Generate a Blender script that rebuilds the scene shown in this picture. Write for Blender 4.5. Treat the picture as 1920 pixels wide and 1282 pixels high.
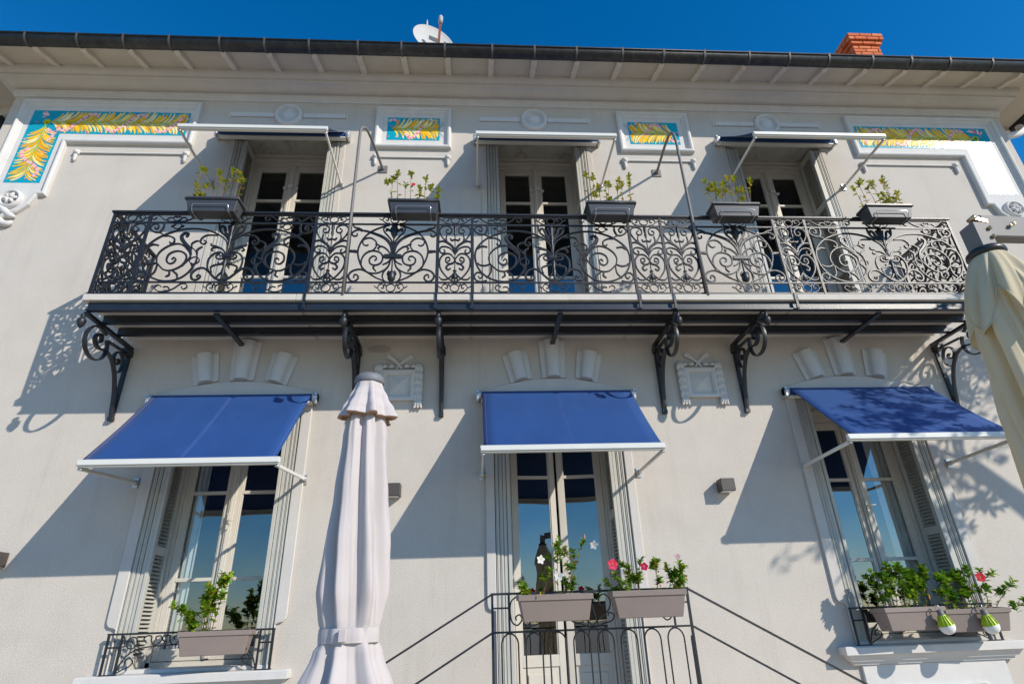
import bpy, bmesh, math, random
from mathutils import Vector, Matrix
random.seed(7)
PI = math.pi
for o in list(bpy.data.objects):
    bpy.data.objects.remove(o)
S = bpy.context.scene
C = S.collection

# ------------------------------------------------------------------ camera
cam_d = bpy.data.cameras.new('camera'); cam = bpy.data.objects.new('camera', cam_d); C.objects.link(cam)
S.camera = cam
cam_d.sensor_width = 36.0; cam_d.sensor_fit = 'HORIZONTAL'; cam_d.lens = 20.456
cam_d.clip_start = 0.05; cam_d.clip_end = 6000
def cam_axes(yaw, pitch, roll):
    f = Vector((math.sin(yaw)*math.cos(pitch), math.cos(yaw)*math.cos(pitch), math.sin(pitch)))
    r = Vector((math.cos(yaw), -math.sin(yaw), 0)); u = r.cross(f)
    return math.cos(roll)*r+math.sin(roll)*u, -math.sin(roll)*r+math.cos(roll)*u, f
r_, u_, f_ = cam_axes(0.0714, 0.4509, -0.0361)
M = Matrix((r_, u_, -f_)).transposed().to_4x4(); M.translation = (-0.8488, -5.923, -0.377)
cam.matrix_world = M

# ------------------------------------------------------------------ daylight
SUN = Vector((1.12, -1.0, 0.87)).normalized()           # towards the sun
ELEV = math.asin(SUN.z); AZ = math.atan2(SUN.x, SUN.y)
W = bpy.data.worlds.new('World'); S.world = W; W.use_nodes = True
nt = W.node_tree; bg = nt.nodes['Background']
sky = nt.nodes.new('ShaderNodeTexSky'); sky.sky_type = 'NISHITA'; sky.sun_disc = False
sky.sun_elevation = ELEV; sky.sun_rotation = AZ
sky.altitude = 1200; sky.air_density = 1.3; sky.dust_density = 0.05; sky.ozone_density = 6.0
hsv = nt.nodes.new('ShaderNodeHueSaturation'); hsv.inputs['Saturation'].default_value = 1.28      # clear, deeply blue day
nt.links.new(sky.outputs[0], hsv.inputs['Color']); nt.links.new(hsv.outputs[0], bg.inputs[0]); bg.inputs[1].default_value = 0.15
sd = bpy.data.lights.new('sun', 'SUN'); sd.energy = 4.2; sd.angle = math.radians(0.53); sd.color = (1.0, 0.925, 0.81)
so = bpy.data.objects.new('sun', sd); C.objects.link(so)
so.rotation_euler = SUN.to_track_quat('Z', 'Y').to_euler(); so.location = SUN*30
S.view_settings.view_transform = 'Standard'; S.view_settings.look = 'None'
S.view_settings.gamma = 1.0; S.view_settings.use_curve_mapping = False
S.view_settings.exposure = 0.18
S.render.engine = 'CYCLES'

# ------------------------------------------------------------------ materials
MATS = {}
def mat(name, col, rough=0.6, metal=0.0, var=0.06, vscale=6.0, bump=0.0, bscale=200.0, spec=0.5, sheen=0.0, coat=0.0, trans=0.0, attr=False, vdetail=4.0, grime=None, grain=0.0, gscale2=260.0, bdist=0.01, streak=None):
    m = bpy.data.materials.new(name); m.use_nodes = True; MATS[name] = m
    t = m.node_tree; b = t.nodes['Principled BSDF']
    b.inputs['Roughness'].default_value = rough; b.inputs['Metallic'].default_value = metal
    b.inputs['Specular IOR Level'].default_value = spec
    if sheen: b.inputs['Sheen Weight'].default_value = sheen; b.inputs['Sheen Roughness'].default_value = 0.5
    if coat: b.inputs['Coat Weight'].default_value = coat; b.inputs['Coat Roughness'].default_value = 0.06
    tc = t.nodes.new('ShaderNodeTexCoord')
    if attr:
        a = t.nodes.new('ShaderNodeAttribute'); a.attribute_name = 'Col'; src = a.outputs['Color']
    else:
        rgb = t.nodes.new('ShaderNodeRGB'); rgb.outputs[0].default_value = (*col, 1); src = rgb.outputs[0]
    if var:
        n = t.nodes.new('ShaderNodeTexNoise'); n.inputs['Scale'].default_value = vscale; n.inputs['Detail'].default_value = vdetail; n.inputs['Roughness'].default_value = 0.6
        t.links.new(tc.outputs['Object'], n.inputs['Vector'])
        mr = t.nodes.new('ShaderNodeMapRange'); mr.inputs[1].default_value = 0.25; mr.inputs[2].default_value = 0.75
        mr.inputs[3].default_value = 1-var; mr.inputs[4].default_value = 1+var
        t.links.new(n.outputs[0], mr.inputs[0])
        mx = t.nodes.new('ShaderNodeMix'); mx.data_type = 'RGBA'; mx.blend_type = 'MULTIPLY'; mx.inputs[0].default_value = 1
        t.links.new(src, mx.inputs[6]); t.links.new(mr.outputs[0], mx.inputs[7]); src = mx.outputs[2]
    if grime:
        gcol, gscale, lo, hi, amt = grime
        n = t.nodes.new('ShaderNodeTexNoise'); n.inputs['Scale'].default_value = gscale; n.inputs['Detail'].default_value = 8; n.inputs['Roughness'].default_value = 0.65; n.inputs['Distortion'].default_value = 0.6
        t.links.new(tc.outputs['Object'], n.inputs['Vector'])
        mr = t.nodes.new('ShaderNodeMapRange'); mr.inputs[1].default_value = lo; mr.inputs[2].default_value = hi; mr.inputs[3].default_value = 0; mr.inputs[4].default_value = amt
        t.links.new(n.outputs[0], mr.inputs[0])
        mx = t.nodes.new('ShaderNodeMix'); mx.data_type = 'RGBA'; mx.inputs[7].default_value = (*gcol, 1)
        t.links.new(mr.outputs[0], mx.inputs[0]); t.links.new(src, mx.inputs[6]); src = mx.outputs[2]
    if streak:
        scol, amt = streak
        mp = t.nodes.new('ShaderNodeMapping'); mp.inputs['Scale'].default_value = (7.0, 7.0, 0.42); t.links.new(tc.outputs['Object'], mp.inputs[0])
        n = t.nodes.new('ShaderNodeTexNoise'); n.inputs['Scale'].default_value = 1.0; n.inputs['Detail'].default_value = 6; n.inputs['Roughness'].default_value = 0.7
        t.links.new(mp.outputs[0], n.inputs['Vector'])
        mr = t.nodes.new('ShaderNodeMapRange'); mr.inputs[1].default_value = 0.53; mr.inputs[2].default_value = 0.78; mr.inputs[3].default_value = 0; mr.inputs[4].default_value = amt
        t.links.new(n.outputs[0], mr.inputs[0])
        mx = t.nodes.new('ShaderNodeMix'); mx.data_type = 'RGBA'; mx.inputs[7].default_value = (*scol, 1)
        t.links.new(mr.outputs[0], mx.inputs[0]); t.links.new(src, mx.inputs[6]); src = mx.outputs[2]
    if grain:
        n = t.nodes.new('ShaderNodeTexNoise'); n.inputs['Scale'].default_value = gscale2; n.inputs['Detail'].default_value = 2
        t.links.new(tc.outputs['Object'], n.inputs['Vector'])
        mr = t.nodes.new('ShaderNodeMapRange'); mr.inputs[1].default_value = 0.3; mr.inputs[2].default_value = 0.7; mr.inputs[3].default_value = 1-grain; mr.inputs[4].default_value = 1+grain
        t.links.new(n.outputs[0], mr.inputs[0])
        mx = t.nodes.new('ShaderNodeMix'); mx.data_type = 'RGBA'; mx.blend_type = 'MULTIPLY'; mx.inputs[0].default_value = 1
        t.links.new(src, mx.inputs[6]); t.links.new(mr.outputs[0], mx.inputs[7]); src = mx.outputs[2]
    t.links.new(src, b.inputs['Base Color'])
    if trans:
        b.inputs['Roughness'].default_value = rough
        tl = t.nodes.new('ShaderNodeBsdfTranslucent'); t.links.new(src, tl.inputs[0])
        ms = t.nodes.new('ShaderNodeMixShader'); ms.inputs[0].default_value = trans
        out = t.nodes['Material Output']
        t.links.new(b.outputs[0], ms.inputs[1]); t.links.new(tl.outputs[0], ms.inputs[2]); t.links.new(ms.outputs[0], out.inputs[0])
    if bump:
        n = t.nodes.new('ShaderNodeTexNoise'); n.inputs['Scale'].default_value = bscale; n.inputs['Detail'].default_value = 3
        t.links.new(tc.outputs['Object'], n.inputs['Vector'])
        bp = t.nodes.new('ShaderNodeBump'); bp.inputs['Strength'].default_value = bump; bp.inputs['Distance'].default_value = bdist
        t.links.new(n.outputs[0], bp.inputs['Height']); t.links.new(bp.outputs[0], b.inputs['Normal'])
    return m

mat('surround_paint', (0.56, 0.53, 0.495), 0.8, var=0.05, vscale=4, bump=0.2, bscale=110, spec=0.25, streak=((0.38, 0.36, 0.33), 0.3))
mat('render_wall', (0.56, 0.512, 0.455), 0.92, var=0.05, vscale=2.3, bump=0.42, bscale=150, spec=0.2, grain=0.12, gscale2=110, streak=((0.38, 0.34, 0.29), 0.30), grime=((0.36, 0.33, 0.29), 1.1, 0.56, 0.8, 0.28))
mat('white_trim', (0.615, 0.60, 0.58), 0.75, var=0.05, vscale=5, bump=0.16, bscale=90, spec=0.3, streak=((0.40, 0.38, 0.35), 0.25), grime=((0.45, 0.43, 0.40), 2.2, 0.55, 0.8, 0.35))
mat('cornice_paint', (0.62, 0.585, 0.52), 0.8, var=0.07, vscale=3, bump=0.1, bscale=60, spec=0.3)
mat('rafter_paint', (0.68, 0.61, 0.51), 0.8, var=0.06, vscale=4)
mat('eave_paint', (0.60, 0.53, 0.43), 0.8, var=0.06, vscale=4, bump=0.08, bscale=40, spec=0.3)
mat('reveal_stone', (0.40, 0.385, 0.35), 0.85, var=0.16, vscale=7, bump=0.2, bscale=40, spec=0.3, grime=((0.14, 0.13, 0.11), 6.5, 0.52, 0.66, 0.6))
mat('zinc_gutter', (0.040, 0.041, 0.042), 0.45, metal=0.5, var=0.35, vscale=9, bump=0.2, bscale=30, streak=((0.13, 0.12, 0.10), 0.5), grime=((0.16, 0.15, 0.13), 14, 0.58, 0.75, 0.5))
mat('zinc_clip', (0.10, 0.10, 0.098), 0.6, metal=0.3, var=0.2, vscale=20)
mat('black_iron', (0.016, 0.017, 0.021), 0.40, metal=0.0, var=0.25, vscale=15, bump=0.25, bscale=120, spec=0.5)
mat('beam_iron', (0.014, 0.017, 0.024), 0.38, var=0.25, vscale=8, bump=0.1, bscale=60, spec=0.6, grime=((0.16, 0.12, 0.09), 11, 0.66, 0.74, 0.5))
mat('slab_stone', (0.57, 0.53, 0.47), 0.8, var=0.10, vscale=4, bump=0.15, bscale=60, grime=((0.28, 0.24, 0.2), 3.5, 0.58, 0.75, 0.4))
mat('window_paint', (0.57, 0.53, 0.465), 0.5, var=0.05, vscale=5, bump=0.05, bscale=60)
mat('shutter_paint', (0.47, 0.46, 0.415), 0.55, var=0.07, vscale=6, bump=0.06, bscale=60)
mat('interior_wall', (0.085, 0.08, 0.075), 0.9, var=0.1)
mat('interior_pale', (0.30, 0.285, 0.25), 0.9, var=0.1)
mat('curtain_cloth', (0.50, 0.51, 0.50), 0.9, var=0.05)
mat('curtain_grey', (0.55, 0.545, 0.52), 0.95, var=0.08, vscale=30)
mat('navy_cloth', (0.012, 0.060, 0.215), 0.62, var=0.10, vscale=2.2, bump=0.12, bscale=500, streak=((0.05, 0.10, 0.26), 0.30), sheen=0.06, trans=0.05, spec=0.35)
mat('navy_stitch', (0.09, 0.14, 0.40), 0.8, var=0.0)
mat('cream_metal', (0.66, 0.655, 0.61), 0.38, var=0.04, vscale=4)
mat('cast_alu', (0.55, 0.55, 0.54), 0.35, metal=0.6, var=0.15, vscale=25)
mat('anthracite_plastic', (0.050, 0.053, 0.060), 0.42, var=0.10, vscale=6, bump=0.08, bscale=160)
mat('chrome_wire', (0.55, 0.56, 0.58), 0.22, metal=0.9, var=0.0)
mat('taupe_plastic', (0.245, 0.195, 0.172), 0.55, var=0.06, vscale=5, bump=0.08, bscale=160)
mat('soil', (0.035, 0.024, 0.016), 0.95, var=0.4, vscale=40, bump=0.6, bscale=80)
mat('bark_twig', (0.16, 0.10, 0.055), 0.85, var=0.2, vscale=40)
mat('twig_red', (0.21, 0.09, 0.055), 0.8, var=0.2, vscale=40)
mat('leaf', (0.1, 0.2, 0.02), 0.42, var=0.15, vscale=30, attr=True, trans=0.40, spec=0.4)
mat('petal', (0.6, 0.02, 0.05), 0.6, var=0.05, attr=True, trans=0.25)
mat('glaze', (0.1, 0.3, 0.4), 0.20, var=0.10, vscale=20, attr=True, coat=0.0, spec=0.07, bump=0.35, bscale=34, bdist=0.004)
mat('parasol_white', (0.58, 0.53, 0.52), 0.9, var=0.035, vscale=6, bump=0.18, bscale=420, spec=0.15, trans=0.12)
mat('parasol_lining', (0.42, 0.25, 0.15), 0.9, var=0.05)
mat('parasol_cap', (0.16, 0.165, 0.18), 0.6, var=0.08)
mat('parasol_beige', (0.74, 0.65, 0.455), 0.9, var=0.05, vscale=7, bump=0.2, bscale=420, spec=0.15, trans=0.3)
mat('grey_alu', (0.17, 0.16, 0.152), 0.6, metal=0.0, var=0.08, vscale=10)
mat('black_plastic', (0.02, 0.02, 0.021), 0.4, var=0.1)
mat('brass', (0.62, 0.47, 0.30), 0.3, metal=0.9, var=0.1, vscale=40)
mat('lamp_brown', (0.075, 0.062, 0.055), 0.5, var=0.08)
mat('brick', (0.55, 0.125, 0.035), 0.85, var=0.18, vscale=10, bump=0.3, bscale=60)
mat('brick_pale', (0.62, 0.18, 0.06), 0.85, var=0.18, vscale=10, bump=0.3, bscale=60)
mat('mortar', (0.30, 0.12, 0.06), 0.95, var=0.1)
mat('roof_tile', (0.34, 0.13, 0.06), 0.85, var=0.2, vscale=5)
mat('dish_white', (0.46, 0.46, 0.445), 0.7, var=0.05)
mat('rust', (0.30, 0.085, 0.04), 0.8, var=0.3, vscale=30, bump=0.2, bscale=80)
mat('dark_plate', (0.04, 0.045, 0.055), 0.5, var=0.1)
mat('bulb_green', (0.42, 0.55, 0.02), 0.4, var=0.05)
mat('bulb_white', (0.78, 0.79, 0.80), 0.35, var=0.03)
mat('slab_underside', (0.66, 0.62, 0.55), 0.8, var=0.06)
mat('paving', (0.43, 0.35, 0.245), 0.85, var=0.12, vscale=1.5, bump=0.15, bscale=20)
mat('bark', (0.10, 0.075, 0.05), 0.9, var=0.25, vscale=8, bump=0.5, bscale=20)
mat('vent_dark', (0.012, 0.011, 0.010), 0.9, var=0.0)
mat('rubber_black', (0.012, 0.012, 0.013), 0.6, var=0.0)
def glass_mat(name, ior):
    m = bpy.data.materials.new(name); m.use_nodes = True; MATS[name] = m
    t = m.node_tree; t.nodes.remove(t.nodes['Principled BSDF']); out = t.nodes['Material Output']
    fr = t.nodes.new('ShaderNodeFresnel'); fr.inputs[0].default_value = ior
    tr = t.nodes.new('ShaderNodeBsdfTransparent'); tr.inputs[0].default_value = (0.93, 0.95, 0.95, 1)
    gl = t.nodes.new('ShaderNodeBsdfGlossy'); gl.inputs['Roughness'].default_value = 0.0; gl.inputs[0].default_value = (0.95, 0.97, 1, 1)
    n = t.nodes.new('ShaderNodeTexNoise'); n.inputs['Scale'].default_value = 2.2; n.inputs['Detail'].default_value = 1
    tc = t.nodes.new('ShaderNodeTexCoord'); t.links.new(tc.outputs['Object'], n.inputs['Vector'])
    bp = t.nodes.new('ShaderNodeBump'); bp.inputs['Strength'].default_value = 0.05; bp.inputs['Distance'].default_value = 0.05
    t.links.new(n.outputs[0], bp.inputs['Height']); t.links.new(bp.outputs[0], gl.inputs['Normal'])
    ms = t.nodes.new('ShaderNodeMixShader')
    ge = t.nodes.new('ShaderNodeNewGeometry'); inv = t.nodes.new('ShaderNodeMath'); inv.operation = 'SUBTRACT'; inv.inputs[0].default_value = 1.0; t.links.new(ge.outputs['Backfacing'], inv.inputs[1])
    mu = t.nodes.new('ShaderNodeMath'); mu.operation = 'MULTIPLY'; t.links.new(fr.outputs[0], mu.inputs[0]); t.links.new(inv.outputs[0], mu.inputs[1])   # only the outer faces reflect
    t.links.new(mu.outputs[0], ms.inputs[0]); t.links.new(tr.outputs[0], ms.inputs[1]); t.links.new(gl.outputs[0], ms.inputs[2])
    t.links.new(ms.outputs[0], out.inputs[0])
glass_mat('window_glass', 2.6); glass_mat('window_glass_plain', 1.35)

# ------------------------------------------------------------------ mesh helpers
def wloc(o):
    v = Vector((0, 0, 0))
    while o is not None:
        v += o.location; o = o.parent
    return v
class MB:
    def __init__(s): s.v = []; s.f = []; s.c = []; s.sm = []
    def add(s, vs, fs, col=None, smooth=False):
        n = len(s.v); s.v += [tuple(p) for p in vs]; s.f += [tuple(i+n for i in f) for f in fs]
        s.sm += [smooth]*len(fs)
        s.c += [col or (1, 1, 1)]*len(fs)
        return s
    def box(s, x0, x1, y0, y1, z0, z1, col=None):
        vs = [(x0,y0,z0),(x1,y0,z0),(x1,y1,z0),(x0,y1,z0),(x0,y0,z1),(x1,y0,z1),(x1,y1,z1),(x0,y1,z1)]
        return s.add(vs, [(0,3,2,1),(4,5,6,7),(0,1,5,4),(1,2,6,5),(2,3,7,6),(3,0,4,7)], col)
    def hexa(s, b, t, col=None):      # bottom ring, top ring of 4 points
        return s.add(list(b)+list(t), [(0,3,2,1),(4,5,6,7),(0,1,5,4),(1,2,6,5),(2,3,7,6),(3,0,4,7)], col)
    def poly(s, pts, col=None): return s.add(pts, [tuple(range(len(pts)))], col)
    def extrude(s, pts, d, col=None):  # planar polygon + offset vector
        n = len(pts); d = Vector(d); a = [Vector(p) for p in pts]; b = [p+d for p in a]
        fs = [tuple(range(n))[::-1], tuple(range(n, 2*n))]+[(i, (i+1) % n, (i+1) % n+n, i+n) for i in range(n)]
        return s.add(a+b, fs, col)
    def tube(s, pts, r, n=8, caps=True, col=None, closed=False):
        P = [Vector(p) for p in pts]; m = len(P); R_ = r if isinstance(r, (list, tuple)) else [r]*m
        vs = []; fs = []
        t0 = (P[1]-P[0]).normalized(); up = Vector((0, 0, 1)) if abs(t0.z) < 0.9 else Vector((1, 0, 0))
        nrm = t0.cross(up).normalized()
        for i in range(m):
            if closed: t = (P[(i+1) % m]-P[i-1])
            else: t = P[min(i+1, m-1)]-P[max(i-1, 0)]
            t = t.normalized() if t.length > 1e-9 else t0
            nrm = (nrm-t*nrm.dot(t)); nrm = nrm.normalized() if nrm.length > 1e-6 else t.orthogonal().normalized()
            bn = t.cross(nrm)
            for k in range(n):
                a = 2*PI*k/n; vs.append(P[i]+(nrm*math.cos(a)+bn*math.sin(a))*R_[i])
        for i in range(m if closed else m-1):
            j = (i+1) % m
            for k in range(n): fs.append((i*n+k, i*n+(k+1) % n, j*n+(k+1) % n, j*n+k))
        if caps and not closed: fs.append(tuple(range(n))[::-1]); fs.append(tuple((m-1)*n+k for k in range(n)))
        return s.add(vs, fs, col, smooth=True)
    def bar(s, a, b, w, h, up=(0, 0, 1), col=None):   # rectangular bar a->b, w across, h along up
        a = Vector(a); b = Vector(b); t = (b-a).normalized(); up = Vector(up); sd_ = t.cross(up).normalized(); u2 = sd_.cross(t)
        q = [(-w/2, -h/2), (w/2, -h/2), (w/2, h/2), (-w/2, h/2)]
        return s.hexa([a+sd_*x+u2*z for x, z in q], [b+sd_*x+u2*z for x, z in q], col)
    def lathe(s, prof, n=24, c=(0, 0, 0), axis='z', smooth=True, col=None, a0=0.0, a1=2*PI):
        vs = []; fs = []; m = len(prof); full = abs(a1-a0-2*PI) < 1e-6; nn = n if full else n+1
        for (r, h) in prof:
            for k in range(nn):
                a = a0+(a1-a0)*k/n; x, y, z = r*math.cos(a), r*math.sin(a), h
                if axis == 'y': x, y, z = x, -h, y       # height grows towards the viewer
                if axis == 'x': x, y, z = h, x, y
                vs.append((c[0]+x, c[1]+y, c[2]+z))
        for i in range(m-1):
            for k in range(n):
                k2 = (k+1) % nn
                fs.append((i*nn+k, i*nn+k2, (i+1)*nn+k2, (i+1)*nn+k))
        return s.add(vs, fs, col, smooth)
    def ribbon(s, pts, w, d, y=0.0, col=None):       # iron bar following a path in the x-z plane
        m = len(pts); vs = []; fs = []
        for i in range(m):
            x, z = pts[i]; x0, z0 = pts[max(i-1, 0)]; x1, z1 = pts[min(i+1, m-1)]
            l = math.hypot(x1-x0, z1-z0) or 1; nx, nz = -(z1-z0)/l, (x1-x0)/l
            ww = w(i/(m-1)) if callable(w) else w
            for a, b in ((-.5, 0), (-.28, -.5), (.28, -.5), (.5, 0), (.28, .5), (-.28, .5)):
                vs.append((x+nx*a*ww, y+b*d, z+nz*a*ww))
        for i in range(m-1):
            for k in range(6): fs.append((i*6+k, i*6+(k+1) % 6, (i+1)*6+(k+1) % 6, (i+1)*6+k))
        fs += [tuple(range(6))[::-1], tuple((m-1)*6+k for k in range(6))]
        return s.add(vs, fs, col)
    def build(s, name, m, parent=None, local=False, bevel=0.0, smooth=None, link=True, mesh_only=False):
        off = Vector((0, 0, 0)) if (local or parent is None) else wloc(parent)
        me = bpy.data.meshes.new(name); me.from_pydata([(p[0]-off.x, p[1]-off.y, p[2]-off.z) for p in s.v], [], s.f)
        sm = s.sm if smooth is None else [smooth]*len(s.f)
        me.polygons.foreach_set('use_smooth', sm)
        me.materials.append(MATS[m])
        if any(c != (1, 1, 1) for c in s.c):
            at = me.color_attributes.new('Col', 'FLOAT_COLOR', 'CORNER'); data = []
            for f, c in zip(s.f, s.c): data += [c[0], c[1], c[2], 1.0]*len(f)
            at.data.foreach_set('color', data)
        bm = bmesh.new(); bm.from_mesh(me); bmesh.ops.recalc_face_normals(bm, faces=bm.faces)
        if bevel: bmesh.ops.bevel(bm, geom=bm.edges[:], offset=bevel, segments=1, affect='EDGES', clamp_overlap=True)
        bm.to_mesh(me); bm.free(); me.update()
        if mesh_only: return me
        return link_obj(name, me, parent)
def link_obj(name, me, parent=None, loc=(0, 0, 0)):
    o = bpy.data.objects.new(name, me); C.objects.link(o); o.location = loc
    if parent is not None: o.parent = parent
    return o
def tag(o, label, cat, group=None):
    o['label'] = label; o['category'] = cat
    if group: o['group'] = group
    return o
def thing(name, label, cat, loc=(0, 0, 0), group=None, rot=None):
    o = bpy.data.objects.new(name, None); C.objects.link(o); o.location = loc; o.empty_display_size = 0.2
    if rot: o.rotation_euler = rot
    return tag(o, label, cat, group)
def spline(pts, k=5, closed=False):
    P = [Vector(p) for p in pts]; n = len(P); out = []
    for i in range(n if closed else n-1):
        if closed: a, b, c, d = P[i-1], P[i], P[(i+1) % n], P[(i+2) % n]
        else: a, b, c, d = P[max(i-1, 0)], P[i], P[i+1], P[min(i+2, n-1)]
        for j in range(k):
            t = j/k
            out.append(0.5*((2*b)+(c-a)*t+(2*a-5*b+4*c-d)*t*t+(3*b-a-3*c+d)*t**3))
    if not closed: out.append(P[-1])
    return out
def lerp(a, b, t): return a+(b-a)*t
def sweep_plan(mb, path, prof, closed=False, col=None):
    """mould a profile [(out, z)] along a plan path [(x, y)], mitred, 'out' to the right of travel"""
    n = len(path); P = [Vector(p) for p in path]; offs = []
    for i in range(n):
        if closed or 0 < i < n-1:
            d0 = (P[i]-P[i-1]).normalized(); d1 = (P[(i+1) % n]-P[i]).normalized()
        else:
            d0 = d1 = (P[1]-P[0]).normalized() if i == 0 else (P[-1]-P[-2]).normalized()
        n0 = Vector((d0.y, -d0.x)); n1 = Vector((d1.y, -d1.x)); b = (n0+n1)
        b = b/b.dot(n0) if b.length > 1e-6 else n0
        offs.append(b)
    m = len(prof); vs = [(P[i].x+offs[i].x*o, P[i].y+offs[i].y*o, z) for i in range(n) for o, z in prof]
    fs = []
    for i in range(n if closed else n-1):
        j = (i+1) % n
        for k in range(m-1): fs.append((i*m+k, j*m+k, j*m+k+1, i*m+k+1))
    if not closed: fs += [tuple(range(m)), tuple((n-1)*m+k for k in range(m))[::-1]]
    return mb.add(vs, fs, col)
def sweep_frame(mb, outline, prof, y0=0.0, inward=1, closed=True):
    """mould a profile [(t inward, y height)] round an outline in the facade plane [(x, z)] (counter-clockwise)"""
    n = len(outline); P = [Vector(p) for p in outline]; m = len(prof); vs = []; fs = []
    for i in range(n):
        if closed or 0 < i < n-1: d0 = (P[i]-P[i-1]).normalized(); d1 = (P[(i+1) % n]-P[i]).normalized()
        else: d0 = d1 = (P[1]-P[0]).normalized() if i == 0 else (P[-1]-P[-2]).normalized()
        n0 = Vector((-d0.y, d0.x)); n1 = Vector((-d1.y, d1.x)); b = n0+n1; b = b/max(b.dot(n0), 0.3)
        for t, h in prof: q = P[i]+b*t*inward; vs.append((q.x, y0-h, q.y))
    for i in range(n if closed else n-1):
        j = (i+1) % n
        for k in range(m-1): fs.append((i*m+k, j*m+k, j*m+k+1, i*m+k+1))
    if not closed: fs += [tuple(range(m)), tuple((n-1)*m+k for k in range(m))[::-1]]
    return mb.add(vs, fs)
GZ = -2.0                                              # terrace level
# ------------------------------------------------------------------ ground
g = MB(); g.poly([(-900, -900, GZ), (900, -900, GZ), (900, 900, GZ), (-900, 900, GZ)])
go = g.build('terrace_ground', 'paving'); go['kind'] = 'structure'

# ------------------------------------------------------------------ villa
villa = thing('villa', 'cream rendered villa with painted tile friezes, white mouldings and dark gutter', 'house', (0, 0, GZ))
EX = 6.95; BD = 9.0
UP = [(-3.29, 'u'), (0.0, 'u'), (3.32, 'u')]; LO = [(-3.33, 'l'), (0.02, 'd'), (3.37, 'l')]
HW = 0.675
ZT_U, ZB_U = 5.50, 2.62
ZT_L, ZB_L = 1.82, -0.66
openings = [(c, HW, ZB_U, ZT_U) for c, _ in UP]+[(LO[0][0], HW, ZB_L, ZT_L), (LO[1][0], HW, -1.38, ZT_L), (LO[2][0], HW, ZB_L, ZT_L)]
xs = sorted({-EX, EX, *[c-w for c, w, _, _ in openings], *[c+w for c, w, _, _ in openings]})
zs = sorted({GZ, 6.62, *[a for _, _, a, _ in openings], *[b for _, _, _, b in openings]})
w = MB()
for i in range(len(xs)-1):
    for j in range(len(zs)-1):
        mx_, mz_ = (xs[i]+xs[i+1])/2, (zs[j]+zs[j+1])/2
        if any(abs(mx_-c) < hw and a < mz_ < b for c, hw, a, b in openings): continue
        w.poly([(xs[i], 0, zs[j]), (xs[i+1], 0, zs[j]), (xs[i+1], 0, zs[j+1]), (xs[i], 0, zs[j+1])])
for s in (-1, 1): w.poly([(s*EX, 0, GZ), (s*EX, BD, GZ), (s*EX, BD, 6.62), (s*EX, 0, 6.62)])
w.poly([(-EX, BD, GZ), (EX, BD, GZ), (EX, BD, 6.62), (-EX, BD, 6.62)])
wall = w.build('wall', 'render_wall', villa)

# window reveals, rooms behind the glass
RD = 0.36
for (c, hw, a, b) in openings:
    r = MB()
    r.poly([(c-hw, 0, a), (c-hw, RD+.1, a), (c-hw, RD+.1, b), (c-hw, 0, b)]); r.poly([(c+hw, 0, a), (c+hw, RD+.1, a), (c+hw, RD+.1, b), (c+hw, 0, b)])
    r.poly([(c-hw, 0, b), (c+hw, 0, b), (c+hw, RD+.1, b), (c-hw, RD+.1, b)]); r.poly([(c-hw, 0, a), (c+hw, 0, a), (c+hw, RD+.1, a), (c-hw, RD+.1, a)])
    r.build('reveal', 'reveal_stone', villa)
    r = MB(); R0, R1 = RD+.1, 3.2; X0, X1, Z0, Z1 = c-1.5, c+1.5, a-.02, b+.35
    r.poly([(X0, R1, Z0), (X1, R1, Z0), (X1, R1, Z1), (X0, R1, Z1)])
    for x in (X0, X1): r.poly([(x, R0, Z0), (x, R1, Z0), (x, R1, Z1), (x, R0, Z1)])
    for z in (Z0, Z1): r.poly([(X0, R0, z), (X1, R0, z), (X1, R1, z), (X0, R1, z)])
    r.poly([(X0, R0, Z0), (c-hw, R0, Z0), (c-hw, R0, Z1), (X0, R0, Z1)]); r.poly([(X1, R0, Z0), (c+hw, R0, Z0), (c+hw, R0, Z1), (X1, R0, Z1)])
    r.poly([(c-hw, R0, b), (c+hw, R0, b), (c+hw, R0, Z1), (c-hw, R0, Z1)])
    r.build('interior', 'interior_pale' if a > 2 else 'interior_wall', villa)

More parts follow.
